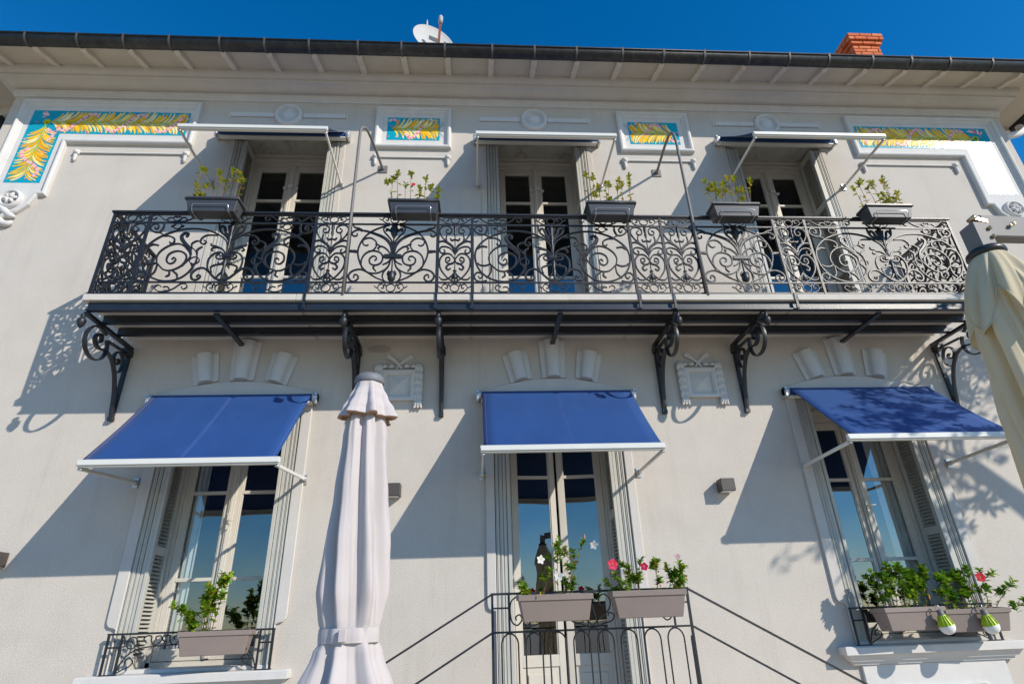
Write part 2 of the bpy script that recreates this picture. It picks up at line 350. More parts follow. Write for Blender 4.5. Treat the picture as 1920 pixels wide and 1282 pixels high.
# ---- french windows
def leaf(parent, hx, hz, s, zb, zt, muntins, ang=0.0, panel=None):
    """one glazed leaf hinged at hx (outer edge), s = +1 opens towards +x; glass 0.37 wide"""
    wdt = 0.49; piv = bpy.data.objects.new
    m = MB(); st = 0.062; top = 0.085; bot = 0.10
    def B(x0, x1, y0, y1, z0, z1): m.box(min(s*x0, s*x1), max(s*x0, s*x1), y0, y1, z0, z1)
    B(0, st, -.022, .022, zb, zt); B(wdt-st-.012, wdt-.012, -.022, .022, zb, zt)
    B(st, wdt-st-.012, -.0215, .0215, zt-top, zt); B(st, wdt-st-.012, -.0215, .0215, zb, zb+bot)
    gb = zb+bot
    if panel:
        B(st, wdt-st-.012, -.0215, .0215, panel-.05, panel+.05); B(st, wdt-st-.012, -.008, .008, gb, panel-.05)
        B(st+.05, wdt-st-.062, -.018, .004, gb+.06, panel-.11); gb2 = panel+.05
    else: gb2 = gb
    edges = [gb2]+[z for z in muntins]+[zt-top]
    for z in muntins: B(st, wdt-st-.012, -.018, .018, z-.017, z+.017)
    # little glazing bead round each light
    for k in range(len(edges)-1):
        z0 = edges[k]+(.017 if k else 0); z1 = edges[k+1]-(.017 if k < len(edges)-2 else 0)
        B(st, st+.012, -.014, .014, z0, z1); B(wdt-st-.024, wdt-st-.012, -.014, .014, z0, z1)
    o = m.build('sash', 'window_paint', parent, local=True, bevel=0.003)
    o.location = Vector((hx, GYP, 0))-wloc(parent)+Vector((0, 0, 0)); o.rotation_euler = (0, 0, ang)
    for k in range(len(edges)-1):
        z0 = edges[k]+(.017 if k else 0); z1 = edges[k+1]-(.017 if k < len(edges)-2 else 0)
        p = MB(); a, b = sorted((s*(st+.004), s*(wdt-st-.016))); p.box(a, b, -.003, .003, z0-.004, z1+.004)
        q = p.build('pane', 'window_glass_plain' if zb > 2 and k > 0 else 'window_glass', parent, local=True); q.location = o.location; q.rotation_euler = (0, 0, ang)
    return o
GYP = 0.335
def french_window(c, zb, zt, head, muntins, panel=None, ang=0.0):
    m = MB(); y0, y1 = GYP-.03, GYP+.05; jw = 0.505
    zh = zt-head                                     # underside of the head
    for s in (-1, 1):
        a, b = sorted((c+s*(jw-.012), c+s*(HW-.003))); m.box(a, b, y0, y1, zb, zh)
    m.box(c-HW+.003, c+HW-.003, y0, y1, zh, zt-.002)
    m.box(c-HW+.10, c+HW-.10, y0-.022, y0-.0005, zh+head*.42, zh+head*.62)
    m.box(c-HW+.06, c+HW-.06, y0-.035, y0-.0005, zt-.05, zt-.003)
    m.box(c-.11, c+.11, y0-.02, y0-.0006, zh+.035, zh+.052)
    m.box(c-HW+.003, c+HW-.003, y0, y1, zb+.001, zb+.045)
    f = m.build('french_window', 'window_paint', villa, bevel=0.002)
    leaf(f, c-jw+.014, 0, 1, zb+.05, zh-.004, muntins, ang, panel); leaf(f, c+jw-.014, 0, -1, zb+.05, zh-.004, muntins, -ang, panel)
    a = MB(); a.box(c-.032, c+.032, GYP-.047, GYP-.023, zb+.06, zh-.01)
    a.box(c-.014, c+.014, GYP-.058, GYP-.0475, zb+.06, zh-.012)
    a.build('meeting_stile', 'window_paint', f, bevel=0.004) if not ang else None
    if ang:
        for s in (-1, 1):
            a = MB(); xx = c+s*.035; yy = GYP+.036; a.box(xx-.022, xx+.022, yy-.004, yy+.02, zb+.06, zh-.012); a.build('meeting_stile', 'window_paint', f, bevel=0.004)
    for z in ((zb+zt)/2+.05,):
        h = MB(); h.box(c-.012, c+.012, GYP-.072, GYP-.0585, z-.08, z+.08); h.tube([(c, GYP-.07, z), (c, GYP-.10, z), (c+.07, GYP-.105, z+.005)], .007, 6)
        h.build('handle', 'window_paint', f)
    if zb > 2:
        h = MB(); zz = 4.93
        h.box(c-.02, c+.045, GYP-.075, GYP-.056, zz, zz+.035); h.box(c-.085, c-.045, GYP-.05, GYP-.03, zz-.02, zz+.012); h.box(c+.065, c+.105, GYP-.05, GYP-.03, zz-.02, zz+.012)
        h.build('latch', 'white_trim', f)
    return f
for c, _ in UP: french_window(c, ZB_U+.02, ZT_U, .18, [3.56, 4.74])
for c, k in LO:
    if k == 'l': french_window(c, ZB_L+.03, ZT_L, .22, [0.11, 0.94])
    else: french_window(c, -1.36, ZT_L, .22, [1.04], panel=-.70, ang=0.09)

# ---- folding louvred shutters stacked against both reveals
def slat_mesh(wdt):
    m = MB(); a = 0.011; m.hexa([(-.003, 0, -.013), (.003, 0, -.013), (.003, wdt, -.013), (-.003, wdt, -.013)], [(-.012+.0, 0, .013), (-.006, 0, .013), (-.006, wdt, .013), (-.012, wdt, .013)])
    return m
LEAFY0, LEAFY1 = -0.012, 0.285
def shutter_stack(c, s, zb, zt, breaks, single_slats):
    th = 0.033; gap = 0.0055
    for i in range(4):
        x0 = c+s*(HW-.006-i*(th+gap)); x1 = x0-s*th; a, b = sorted((x0, x1)); dy = 0.006*((i*7) % 3)
        y0, y1 = LEAFY0+dy, LEAFY1+dy*.5; za, zc = zb+.02, zt-.045
        m = MB()
        if i < 2: m.box(a, b, y0, y1, za, zc); m.box(a+.012, b-.012, y0-.006, y0-.0005, za, zc)
        elif i == 2:
            m.box(a, b, y0, y0+.05, za, zc); m.box(a, b, y1-.05, y1, za, zc); m.box(a, b, y0+.0505, y1-.0505, za, za+.09); m.box(a, b, y0+.0505, y1-.0505, zc-.09, zc)
        else:
            m.box(a, b, y0, y0+.052, za, zc); m.box(a, b, y1-.052, y1, za, zc)
            ed = [za]+list(breaks)+[zc]
            for k, z in enumerate(ed):
                z0, z1 = (za, za+.10) if k == 0 else ((zc-.10, zc) if k == len(ed)-1 else (z-.04, z+.04))
                m.box(a+.0005, b-.0005, y0+.052, y1-.052, z0, z1)
        o = m.build('shutter_leaf', 'shutter_paint', villa, bevel=0.002)
        if i == 3:
            me = None; wd = (y1-.052)-(y0+.052)-.002; allm = MB(); xm = (a+b)/2
            for k in range(len(ed)-1):
                z0 = ed[k]+(.10 if k == 0 else .04); z1 = ed[k+1]-(.10 if k == len(ed)-2 else .04)
                n = int((z1-z0)/.034); st = (z1-z0)/n
                for q in range(n):
                    zz = z0+(q+.5)*st
                    def prof(mb, ox, oy, oz):
                        t = .0045; dx = .012*s
                        mb.hexa([(ox-dx-t*.4, oy, oz-.010), (ox-dx+t*.6, oy, oz-.012), (ox-dx+t*.6, oy+wd, oz-.012), (ox-dx-t*.4, oy+wd, oz-.010)],
                                [(ox+dx-t*.6, oy, oz+.012), (ox+dx+t*.4, oy, oz+.010), (ox+dx+t*.4, oy+wd, oz+.010), (ox+dx-t*.6, oy+wd, oz+.012)])
                    if single_slats:
                        if me is None:
                            p = MB(); prof(p, 0, 0, 0); me = p.build('slat', 'shutter_paint', None, local=True, mesh_only=True)
                        link_obj('slat', me, o, Vector((xm, y0+.053, zz))-wloc(o))
                    else: prof(allm, xm, y0+.053, zz)
            if not single_slats: so_ = allm.build('louvre_slats', 'shutter_paint', o); so_['kind'] = 'stuff'
            # dark backing so that the louvres read against the next leaf
for c, _ in UP:
    shutter_stack(c, -1, ZB_U, ZT_U, [3.55, 4.55], c < -1)
    shutter_stack(c, 1, ZB_U, ZT_U, [3.55, 4.55], c > 1)
for c, k in LO:
    zb = ZB_L if k == 'l' else -1.38
    shutter_stack(c, -1, zb, ZT_L, [0.36] if k == 'l' else [-.2, .6], k == 'l' and c < 0)
    shutter_stack(c, 1, zb, ZT_L, [0.36] if k == 'l' else [-.2, .6], k == 'l' and c > 0)

# ---- cornice, eaves, gutter, roof
path = [(-EX, BD), (-EX, 0), (EX, 0), (EX, BD)]
m = MB()
sweep_plan(m, path, [(0.001, 6.165), (.018, 6.168), (.018, 6.195), (.026, 6.2), (.026, 6.215), (.036, 6.222), (.036, 6.283), (.020, 6.285), (.020, 6.312)])
m.build('frieze_moulding', 'white_trim', villa)
m = MB(); cove = [(.075, 6.300), (.075, 6.312)]
for k in range(9):
    a = k/8*PI/2; cove.append((.085+.105*(1-math.cos(a)), 6.316+.046*math.sin(a)))
cove += [(.20, 6.368), (.20, 6.40), (.215, 6.405), (.235, 6.425), (.25, 6.455), (.255, 6.50), (.255, 6.62)]
sweep_plan(m, path, [(0.001, 6.298)]+cove); m.build('cornice', 'cornice_paint', villa)
m = MB(); sweep_plan(m, path, [(.2545, 6.505), (.715, 6.372), (.715, 6.41), (.2545, 6.60)]); m.build('soffit', 'eave_paint', villa)
# rafter tails
rt = MB(); wv = .036
prof = [(-.25, 6.47), (-.36, 6.425), (-.42, 6.412), (-.50, 6.372), (-.56, 6.345), (-.61, 6.345), (-.69, 6.337), (-.69, 6.40), (-.25, 6.52)]
rt.extrude([(-wv, y, z) for y, z in prof], (2*wv, 0, 0)); rme = rt.build('rafter', 'rafter_paint', None, local=True, mesh_only=True)
for k in range(-11, 16):
    x = -1.185+.575*k
    if abs(x) < 7.6: link_obj('rafter', rme, villa, Vector((x, 0, 0))-wloc(villa))
sr = rme
for s in (-1, 1):
    for k in range(0, 8):
        o = link_obj('rafter', rme, villa, Vector((s*EX, .45+.575*k, 0))-wloc(villa)); o.rotation_euler = (0, 0, s*PI/2)
# half-round gutter with beaded lip, front and both sides
gm = MB(); gr = 0.082; gp = []
for k in range(13):
    a = PI+PI*k/12; gp.append((.705+gr*math.cos(a)*1.0, 6.405+gr*1.25*math.sin(a)))
lip = [(gp[-1][0]+.010*math.cos(a), gp[-1][1]+.010+.012*math.sin(a)) for a in [-PI/2+j*PI/4 for j in range(7)]]
sweep_plan(gm, path, gp+lip+[(gp[-1][0]-.008, gp[-1][1]), *[(o*0.985+.011, z+.004) for o, z in gp[::-1]]])
gut = gm.build('gutter', 'zinc_gutter', villa, smooth=True)
cm = MB(); cp = [(gp[k][0], gp[k][1]) for k in range(2, 13)]
vs = []
for i, (o_, z_) in enumerate(cp):
    a = math.atan2(z_-6.405, o_-.705); vs.append((o_+.004*math.cos(a), z_+.004*math.sin(a)))
pts = [(0, -o_, z_) for o_, z_ in vs]+[(0, -gp[-1][0]-.014, 6.43)]
for i in range(len(pts)-1): cm.bar(pts[i], pts[i+1], .024, .006, up=(0, (pts[i+1][2]-pts[i][2]), -(pts[i+1][1]-pts[i][1])) if False else (1e-3, -1, .3))
cme = cm.build('gutter_clip', 'zinc_clip', None, local=True, mesh_only=True)
for k in range(-11, 16):
    x = -1.185+.575*k-.03+.02*((k*5) % 3)
    if abs(x) < 7.6: link_obj('gutter_clip', cme, gut, Vector((x, 0, 0))-wloc(gut))
rf = MB(); e = .74; ex, z0, zr = EX+e, 6.41, 6.41+.30*5.2
A = [(-ex, -e, z0), (ex, -e, z0), (ex, BD+e, z0), (-ex, BD+e, z0)]; B_ = [(-EX+4.5, 4.5, zr), (EX-4.5, 4.5, zr)]
rf.poly([A[0], A[1], B_[1], B_[0]]); rf.poly([A[1], A[2], B_[1]]); rf.poly([A[2], A[3], B_[0], B_[1]]); rf.poly([A[3], A[0], B_[0]])
roof = rf.build('roof', 'roof_tile', villa)
# downpipe at the right corner
dp = MB(); dp.tube(spline([(7.62, .30, 6.33), (7.60, .30, 6.22), (7.42, .22, 6.08), (7.12, .17, 5.95), (7.04, .15, 5.80), (7.03, .15, 5.4)], 6)+[(7.03, .15, GZ)], .052, 14)
dpo = dp.build('downpipe', 'white_trim', villa)
for z in (5.35, 3.6, 1.8, 0):
    d = MB(); d.tube([(7.03, .15, z-.03), (7.03, .15, z+.03)], .057, 14); d.build('pipe_collar', 'cast_alu', dpo)

# chimney of single bricks
cx0, cx1, cy0, cy1 = 5.79, 6.29, .64, 1.55
ch = MB(); ch.box(cx0+.012, cx1-.012, cy0+.012, cy1-.012, 6.6, 8.80); chim = ch.build('chimney', 'mortar', villa)
def brick_course(z, out, shift):
    x0, x1, y0, y1 = cx0-out, cx1+out, cy0-out, cy1+out; h = .067; d = .1
    def run(L, fixed, horiz):
        p = -.11*shift; k = 0
        while p < L:
            q = min(p+.222, L); a = max(p, 0)
            if q-a > .03:
                b = MB(); j = random.uniform(-.003, .003)
                if horiz: b.box(x0+a+.005, x0+q-.005, (y0 if fixed else y1-d)+j*(1 if fixed else 0), (y0+d if fixed else y1), z, z+h)
                else: b.box((x0 if fixed else x1-d)+(j if fixed else 0), (x0+d if fixed else x1), y0+.1+a+.005, y0+.1+q-.005, z, z+h)
                b.build('brick', random.choice(['brick', 'brick', 'brick_pale']), chim, bevel=0.004)
            p += .222
    run(x1-x0, True, True); run(y1-y0-.2, True, False); run(y1-y0-.2, False, False)
zc = 8.80; seq = [.07, .07, .035, 0, 0, 0, 0, 0]
for k, o_ in enumerate(seq): brick_course(zc-(k+1)*.078, o_, k % 2)

# ---- stucco ornaments
def oculus(c, z):
    m = MB(); m.lathe([(.188, 0), (.188, .025), (.178, .05), (.160, .060), (.142, .052), (.132, .03), (.126, .006), (.108, .004), (.098, .012), (.08, .032), (.055, .048), (.03, .056), (.001, .058)], 40, (c, 0, z), 'y')
    o = m.build('oculus_medallion', 'white_trim', villa)
    for s in (-1, 1):
        b = MB(); a, d = sorted((c+s*.19, c+s*.76)); b.box(a, d, -.026, -.001, z-.036, z+.036)
        b.box(*(sorted((c+s*.76, c+s*.79))), -.014, -.001, z-.055, z+.055); b.build('medallion_bar', 'white_trim', o, bevel=0.008)
for c in (-3.345, -.01, 3.33): oculus(c, 5.92)

def keystone(c, zb, zt, wb, wt, lean):
    """half-round voussoir with side flanges; lean = sideways shift of the top"""
    N = 16; prof = []
    for k in range(N+1):
        s = -1+2*k/N
        y = .022 if abs(s) > .62 else .03+.07*math.sqrt(max(0, 1-(s/.62)**2))
        prof.append((s, y))
    prof = [(-1, 0)]+prof+[(1, 0)]
    m = MB(); vs = []; n = len(prof)
    for z, w_, dx in ((zb, wb, 0), (zt, wt, lean)):
        for s, y in prof: vs.append((c+dx+s*w_/2, -y, z+(-s*lean*.45)))
    fs = [(i, i+1, n+i+1, n+i) for i in range(n-1)]+[tuple(range(n))[::-1], tuple(range(n, 2*n))]
    m.add(vs, fs); o = m.build('keystone', 'white_trim', villa, bevel=0.0)
for c, _ in LO:
    keystone(c, 2.05, 2.50, .25, .30, 0.0); keystone(c-.36, 2.02, 2.345, .235, .275, -.065); keystone(c+.36, 2.02, 2.345, .235, .275, .065)

def plaque(c):
    z0, z1 = 1.80, 2.15; hw = .175
    m = MB(); ol = [(c-hw, z0), (c+hw, z0), (c+hw, z1), (c-hw, z1)]
    sweep_frame(m, ol, [(0, 0), (0, .045), (.012, .050), (.030, .050), (.038, .036), (.048, .034), (.056, .008), (.062, .008)])
    fr = m.build('plaque_frame', 'white_trim', villa)
    p = MB(); a = hw-.06; cz = (z0+z1)/2; b = (z1-z0)/2-.06
    q = [(c-a, -.008, cz-b), (c+a, -.008, cz-b), (c+a, -.008, cz+b), (c-a, -.008, cz+b)]; ap = (c, -.060, cz)
    p.add(q+[ap], [(0, 1, 4), (1, 2, 4), (2, 3, 4), (3, 0, 4)]); p.build('pyramid_panel', 'white_trim', fr)
    rnd = random.Random(int(c*100))
    for s in (-1, 1):
        for k in range(6):
            zt_ = 2.22-k*.082; xx = c+s*(hw+.042); h = MB(); L = .10
            for q_ in (-1, 0, 1):
                pts = [(xx+q_*.004, -.018, zt_+.012), (xx+q_*.024, -.040, zt_-L*.40), (xx+q_*.028, -.030, zt_-L*.75), (xx+q_*.042, -.042, zt_-L)]
                h.tube(spline(pts, 3), [.010, .016, .020, .022, .022, .021, .018, .014, .010, .005], 7)
            h.build('garland_husk', 'white_trim', fr)
        for k in range(2):
            h = MB(); x0_ = c+s*(.05+.075*k); h.tube([(x0_, -.02, 2.19), (x0_+s*.03, -.036, 2.195), (x0_+s*.075, -.024, 2.19)], [.01, .026, .008], 7); h.build('garland_husk', 'white_trim', fr)
        bw = MB(); pts = spline([(c-s*.035, 2.165), (c+s*.02, 2.235), (c+s*.08, 2.29), (c+s*.135, 2.325)], 5)
        bw.ribbon([(p.x, p.y) for p in pts], lambda t: .022+.042*t, .022, -.018+.004*s); bw.build('ribbon_bow', 'white_trim', fr)
for c in (-1.672, 1.672): plaque(c)

# pierced ventilation brick
m = MB(); vz, vx = 2.42, -1.905
for r in range(5):
    for k in range(9):
        x = vx+(k-4.0)*.030+(.015 if r % 2 else 0); z = vz+(r-2)*.0185
        if ((x-vx)/.128)**2+((z-vz)/.045)**2 < 1.05: m.poly([(x, -.0022, z-.0075), (x+.0085, -.0022, z), (x, -.0022, z+.0075), (x-.0085, -.0022, z)])
m.build('air_vent', 'vent_dark', villa)

# window surrounds, arched heads, sills
def surround(c, zb, door=False):
    for s in (-1, 1):
        m = MB(); o_ = HW+.105 if not door else HW+.09; i_ = HW+.001; pts = []
        lo = zb+.36
        a = [(i_, 1.9), (o_, 1.9), (o_, lo+.07), (o_-.006, lo+.035), (o_-.03, lo+.008), (o_-.07, lo), (i_+.012, lo-.012), (i_+.012, zb), (i_, zb)]
        if door: a = [(i_, 1.9), (o_, 1.9), (o_, -.20), (o_-.01, -.24), (o_-.04, -.26), (i_+.012, -.265), (i_+.012, -1.38), (i_, -1.38)]
        pts = [(c+s*x, -.001, z) for x, z in a]
        m.extrude(pts, (0, -.028, 0)); m.build('window_surround', 'surround_paint', villa, bevel=0.010)
    m = MB(); n = 20; R_ = []
    for k in range(n+1):
        x = -(HW+.115)+2*(HW+.115)*k/n; R_.append((c+x, 1.90+.135*(1-(x/(HW+.115))**2)))
    m.extrude([(c-HW-.115, -.001, 1.821)]+[(x, -.001, z) for x, z in R_][0:]+[(c+HW+.115, -.001, 1.821)], (0, -.0285, 0)); m.build('arched_head', 'surround_paint', villa, bevel=0.006)
for c, k in LO: surround(c, ZB_L, k == 'd')
for c, _ in UP:
    for s in (-1, 1):
        m = MB(); a, b = sorted((c+s*(HW+.001), c+s*(HW+.075))); m.box(a, b, -.012, -.001, ZB_U+.02, ZT_U+.0); m.build('window_surround', 'render_wall', villa, bevel=0.005)
    m = MB(); m.box(c-HW-.06, c+HW+.06, -.055, -.0005, ZT_U+.002, ZT_U+.055); m.build('lintel_strip', 'white_trim', villa, bevel=0.004)
def sill(c):
    hw = .865; m = MB()
    pr = [(0.0, -.815), (.045, -.815), (.05, -.79), (.075, -.785), (.085, -.765), (.10, -.745), (.105, -.735), (.135, -.73), (.135, -.672), (.12, -.662), (0, -.658)]
    sweep_plan(m, [(c-hw+.13, .0), (c-hw+.13, -.001), (c+hw-.13, -.001), (c+hw-.13, .0)], pr)
    o = m.build('window_sill', 'white_trim', villa)
    b = MB(); b.box(c-HW+.003, c+HW-.003, -.02, .30, -.659, -.625); b.build('sill_board', 'white_trim', o, bevel=0.006)
    a = MB(); a.box(c-hw+.17, c+hw-.17, -.03, -.001, -1.95, -.8155)
    ao = a.build('apron_panel', 'white_trim', o, bevel=0.006)
    f = MB(); sweep_frame(f, [(c-.52, -1.75), (c+.52, -1.75), (c+.52, -1.05), (c+.47, -1.02), (c+.43, -.98), (c-.43, -.98), (c-.47, -1.02), (c-.52, -1.05)], [(0, .0305), (0, .045), (.02, .05), (.035, .04), (.04, .0305)]); f.build('apron_moulding', 'white_trim', ao)
for c, k in LO:
    if k == 'l': sill(c)

# landing and steps before the central door
m = MB(); m.box(-.95, 1.0, -1.2, -.03, GZ+.002, -1.40); m.build('landing', 'slab_stone', villa, bevel=0.01)
for s in (-1, 1):
    for k in range(4):
        m = MB(); a, b = sorted(((-.95 if s < 0 else 1.0)+s*.30*k+s*.001, (-.95 if s < 0 else 1.0)+s*.30*(k+1))); m.box(a, b, -1.2, -.03, GZ+.002, -1.40-.15*(k+.8)); m.build('step', 'slab_stone', villa, bevel=0.01)
# ------------------------------------------------------------------ painted tile friezes
TEAL = [(0.006, 0.33, 0.46), (0.008, 0.36, 0.50), (0.010, 0.31, 0.43)]
YEL = [(0.88, 0.48, 0.02), (0.92, 0.58, 0.05), (0.86, 0.38, 0.01), (0.92, 0.70, 0.18), (0.74, 0.48, 0.02), (0.88, 0.76, 0.36)]
PINK = [(0.80, 0.36, 0.38), (0.82, 0.60, 0.58), (0.72, 0.20, 0.26)]
LAY = [0]
def lay():
    LAY[0] += 1
    return -.0013-.00003*(LAY[0] % 60)
def petal(m, x, z, ang, L, wd, bend, col, n=6):
    y = lay(); pts = []; h = ang
    cx_, cz_ = x, z; left = []; right = []
    for k in range(n+1):
        t = k/n; ww = wd*math.sin(PI*min(1, .12+.88*t)**.8)*(1-.15*t) if t < 1 else .0
        ww = wd*(math.sin(PI*(.08+.86*t))**.7)
        nx, nz = -math.sin(h), math.cos(h)
        left.append((cx_+nx*ww/2, y, cz_+nz*ww/2)); right.append((cx_-nx*ww/2, y, cz_-nz*ww/2))
        cx_ += math.cos(h)*L/n; cz_ += math.sin(h)*L/n; h += bend/n
    vs = left+right; N = n+1
    m.add(vs, [(k, k+1, N+k+1, N+k) for k in range(n)], col)
def feather(m, p0, p1, r, rnd, inside, step=.040, sc=1.0):
    """two-sided plume on a green rib from p0 to p1"""
    P0, P1 = Vector(p0), Vector(p1); d = (P1-P0); L = d.length; d.normalize(); a0 = math.atan2(d.y, d.x); k = 0
    s_ = 0.02
    while s_ < L-.01:
        q = P0+d*s_
        for sd in (-1, 1):
            ln = sc*(.27+.05*rnd.random())*min(1, .75+.4*(1-abs(2*s_/L-1)))
            for cc in range(2):
                col = rnd.choice(YEL); aa = a0+sd*(.34+.30*cc+rnd.uniform(-.12, .12)); ll = ln*(1-.16*cc)
                tip = (q.x+math.cos(aa+sd*.35)*ll, q.y+math.sin(aa+sd*.35)*ll)
                while not inside(*tip) and ll > .03:
                    ll *= .85; tip = (q.x+math.cos(aa+sd*.35)*ll, q.y+math.sin(aa+sd*.35)*ll)
                petal(m, q.x, q.y, aa, ll, .027*sc, sd*.95, col)
                if cc == 0: petal(m, q.x, q.y, aa+sd*.03, ll*.9, .007, sd*.95, (0.52, 0.22, 0.01))
            if rnd.random() < .45:
                petal(m, q.x, q.y, a0+sd*.42, ln*.55, .006, sd*.6, (0.30, 0.16, 0.01))
            if rnd.random() < .8:
                petal(m, q.x, q.y, a0+sd*.45, ln*.85, .008, sd*.8, (0.02, 0.33, 0.42))
        s_ += step*rnd.uniform(.8, 1.3)
    y = lay()-.002; n = Vector((-d.y, d.x))*.0065
    m.add([(P0.x+n.x, y, P0.y+n.y), (P1.x+n.x*.3, y, P1.y+n.y*.3), (P1.x-n.x*.3, y, P1.y-n.y*.3), (P0.x-n.x, y, P0.y-n.y)], [(0, 1, 2, 3)], (0.30, 0.58, 0.02))
def ribbon_paint(m, p0, p1, amp, waves, rnd, ph=0.0):
    P0, P1 = Vector(p0), Vector(p1); d = P1-P0; L = d.length; d.normalize(); nrm = Vector((-d.y, d.x)); N = int(L/.011)
    pr = None
    for k in range(N+1):
        t = k/N; a = ph+2*PI*waves*t; c = P0+d*(L*t)+nrm*amp*math.sin(a); tang = (d*L+nrm*amp*math.cos(a)*2*PI*waves).normalized(); nn = Vector((-tang.y, tang.x)); ww = .020
        cur = (c+nn*ww, c-nn*ww)
        front = math.cos(a) > -.75
        if pr and front:
            y = lay()-.0022; m.add([(pr[0].x, y, pr[0].y), (cur[0].x, y, cur[0].y), (cur[1].x, y, cur[1].y), (pr[1].x, y, pr[1].y)], [(0, 1, 2, 3)], PINK[(0, 1, 0, 1, 2)[k % 5]])
        pr = cur
def flower_dabs(m, rect, n, rnd, inside):
    for _ in range(n):
        x, z = rnd.uniform(rect[0], rect[1]), rnd.uniform(rect[2], rect[3])
        if not inside(x, z): continue
        for k in range(4): petal(m, x, z, rnd.uniform(0, 2*PI), .022, .012, .5, rnd.choice(PINK+[(0.35, 0.05, 0.25), (0.55, 0.05, 0.08)]), 3)
def tiles(parent, x0, x1, z0, z1, nx, nz):
    dx, dz = (x1-x0)/nx, (z1-z0)/nz
    for i in range(nx):
        for j in range(nz):
            m = MB(); g = .0012; m.box(x0+i*dx+g, x0+(i+1)*dx-g, 0, .008, z0+j*dz+g, z0+(j+1)*dz-g, random.choice(TEAL))
            o = m.build('tile', 'glaze', parent); o.location.y += random.uniform(-.0003, .0003)
FRAME = [(0, 0), (0, .042), (.012, .056), (.030, .062), (.048, .054), (.058, .034), (.070, .030), (.078, .020), (.088, .018), (.095, .006)]
def l_panel(s):
    ol = [(-4.50, 6.095), (-6.79, 6.095), (-6.79, 4.10), (-6.60, 4.10), (-6.44, 4.145), (-6.30, 4.23), (-6.19, 4.345), (-6.135, 4.49), (-6.05, 4.495), (-6.05, 5.345), (-4.50, 5.345)]
    if s > 0: ol = [(-x, z) for x, z in ol][::-1]
    m = MB(); sweep_frame(m, ol, FRAME); 
    fr = m.build('tile_panel_frame', 'white_trim', villa)
    p = MB(); inner = [(-4.57, 6.02), (-6.72, 6.02), (-6.72, 4.17), (-6.58, 4.17), (-6.40, 4.23), (-6.26, 4.36), (-6.2, 4.55), (-6.115, 4.56), (-6.115, 5.42), (-4.57, 5.42)]
    p.extrude([(-s*x if s > 0 else x, -.001, z) for x, z in inner], (0, -.004, 0)); p.build('panel_field', 'white_trim', fr)
    X = lambda v: v*s*-1 if s > 0 else v
    def rng(a, b): return tuple(sorted((X(a), X(b))))
    t = bpy.data.objects.new('x', None); bpy.data.objects.remove(t)
    a, b = rng(-6.63, -4.63)
    n0 = len(fr.children)
    tiles(fr, a, b, 5.525, 5.93, 10, 2); a, b = rng(-6.63, -6.20); tiles(fr, a, b, 4.707, 5.525, 2, 4)
    for o in fr.children[n0:]: o.location.y -= .0075
    rnd = random.Random(3+s)
    def inside(x, z):
        x = -abs(x)
        return (-6.622 < x < -4.64 and 5.535 < z < 5.922) or (-6.622 < x < -6.208 and 4.715 < z < 5.9)
    f = MB()
    flower_dabs(f, (*rng(-6.6, -4.65), 4.74, 5.9), 70, rnd, inside)
    for k in range(4):
        x0_ = -6.38+k*.42; feather(f, (X(x0_), 5.727), (X(x0_+.44), 5.727), .2, rnd, inside)
    for k in range(2):
        z0_ = 5.66-k*.40; feather(f, (X(-6.415), z0_), (X(-6.415), z0_-.42), .2, rnd, inside)
    f2 = (X(-6.36), 5.727)
    y = lay()-.002
    fx = MB(); fx.add([(X(-6.38), -.0042, 5.733), (X(-4.68), -.0042, 5.730), (X(-4.68), -.0042, 5.724), (X(-6.38), -.0042, 5.720)], [(0, 1, 2, 3)], (0.34, 0.62, 0.02))
    fx.add([(X(-6.422), -.0042, 5.70), (X(-6.408), -.0042, 5.70), (X(-6.411), -.0042, 4.85), (X(-6.418), -.0042, 4.85)], [(0, 1, 2, 3)], (0.34, 0.62, 0.02))
    ribbon_paint(f, (X(-6.30), 5.727), (X(-4.70), 5.727), .150, 2.6, rnd, PI*1.1)
    ribbon_paint(f, (X(-6.415), 5.60), (X(-6.415), 4.76), .140, 1.4, rnd, PI*(.1 if s < 0 else 1.1))
    for k in range(9): petal(f, X(-6.415), 5.727, k*2*PI/9, .05, .032, .3, (0.55, 0.50, 0.02), 4)
    for k in range(7): petal(f, X(-6.415), 5.727, k*2*PI/7+.3, .03, .022, .3, (0.10, 0.16, 0.01), 4)
    for k in range(5): petal(f, X(-6.50+.02*k), 5.80+.01*k, PI/2*(1 if s < 0 else 1)+(k-2)*.5, .10, .03, .8, PINK[k % 3], 5)
    f.v += []; o = f.build('painted_foliage', 'glaze', fr); o['kind'] = 'stuff'; o.location.y -= .0075
    o2 = fx.build('painted_rib', 'glaze', fr); o2.location.y -= .0075
    # rosette, shell scroll and drop under the vertical strip
    rc = X(-6.44); rz = 4.44
    r = MB(); r.lathe([(.135, 0), (.135, .03), (.122, .052), (.108, .055), (.098, .045), (.092, .02), (.0, .012)], 32, (rc, -.004, rz), 'y'); r.build('rosette', 'white_trim', fr)
    for k in range(6):
        a = k*PI/3+.2; r = MB(); r.tube([(rc, -.03, rz), (rc+.04*math.cos(a), -.05, rz+.04*math.sin(a)), (rc+.082*math.cos(a), -.034, rz+.082*math.sin(a))], [.012, .026, .016], 8); r.build('rosette_petal', 'white_trim', fr)
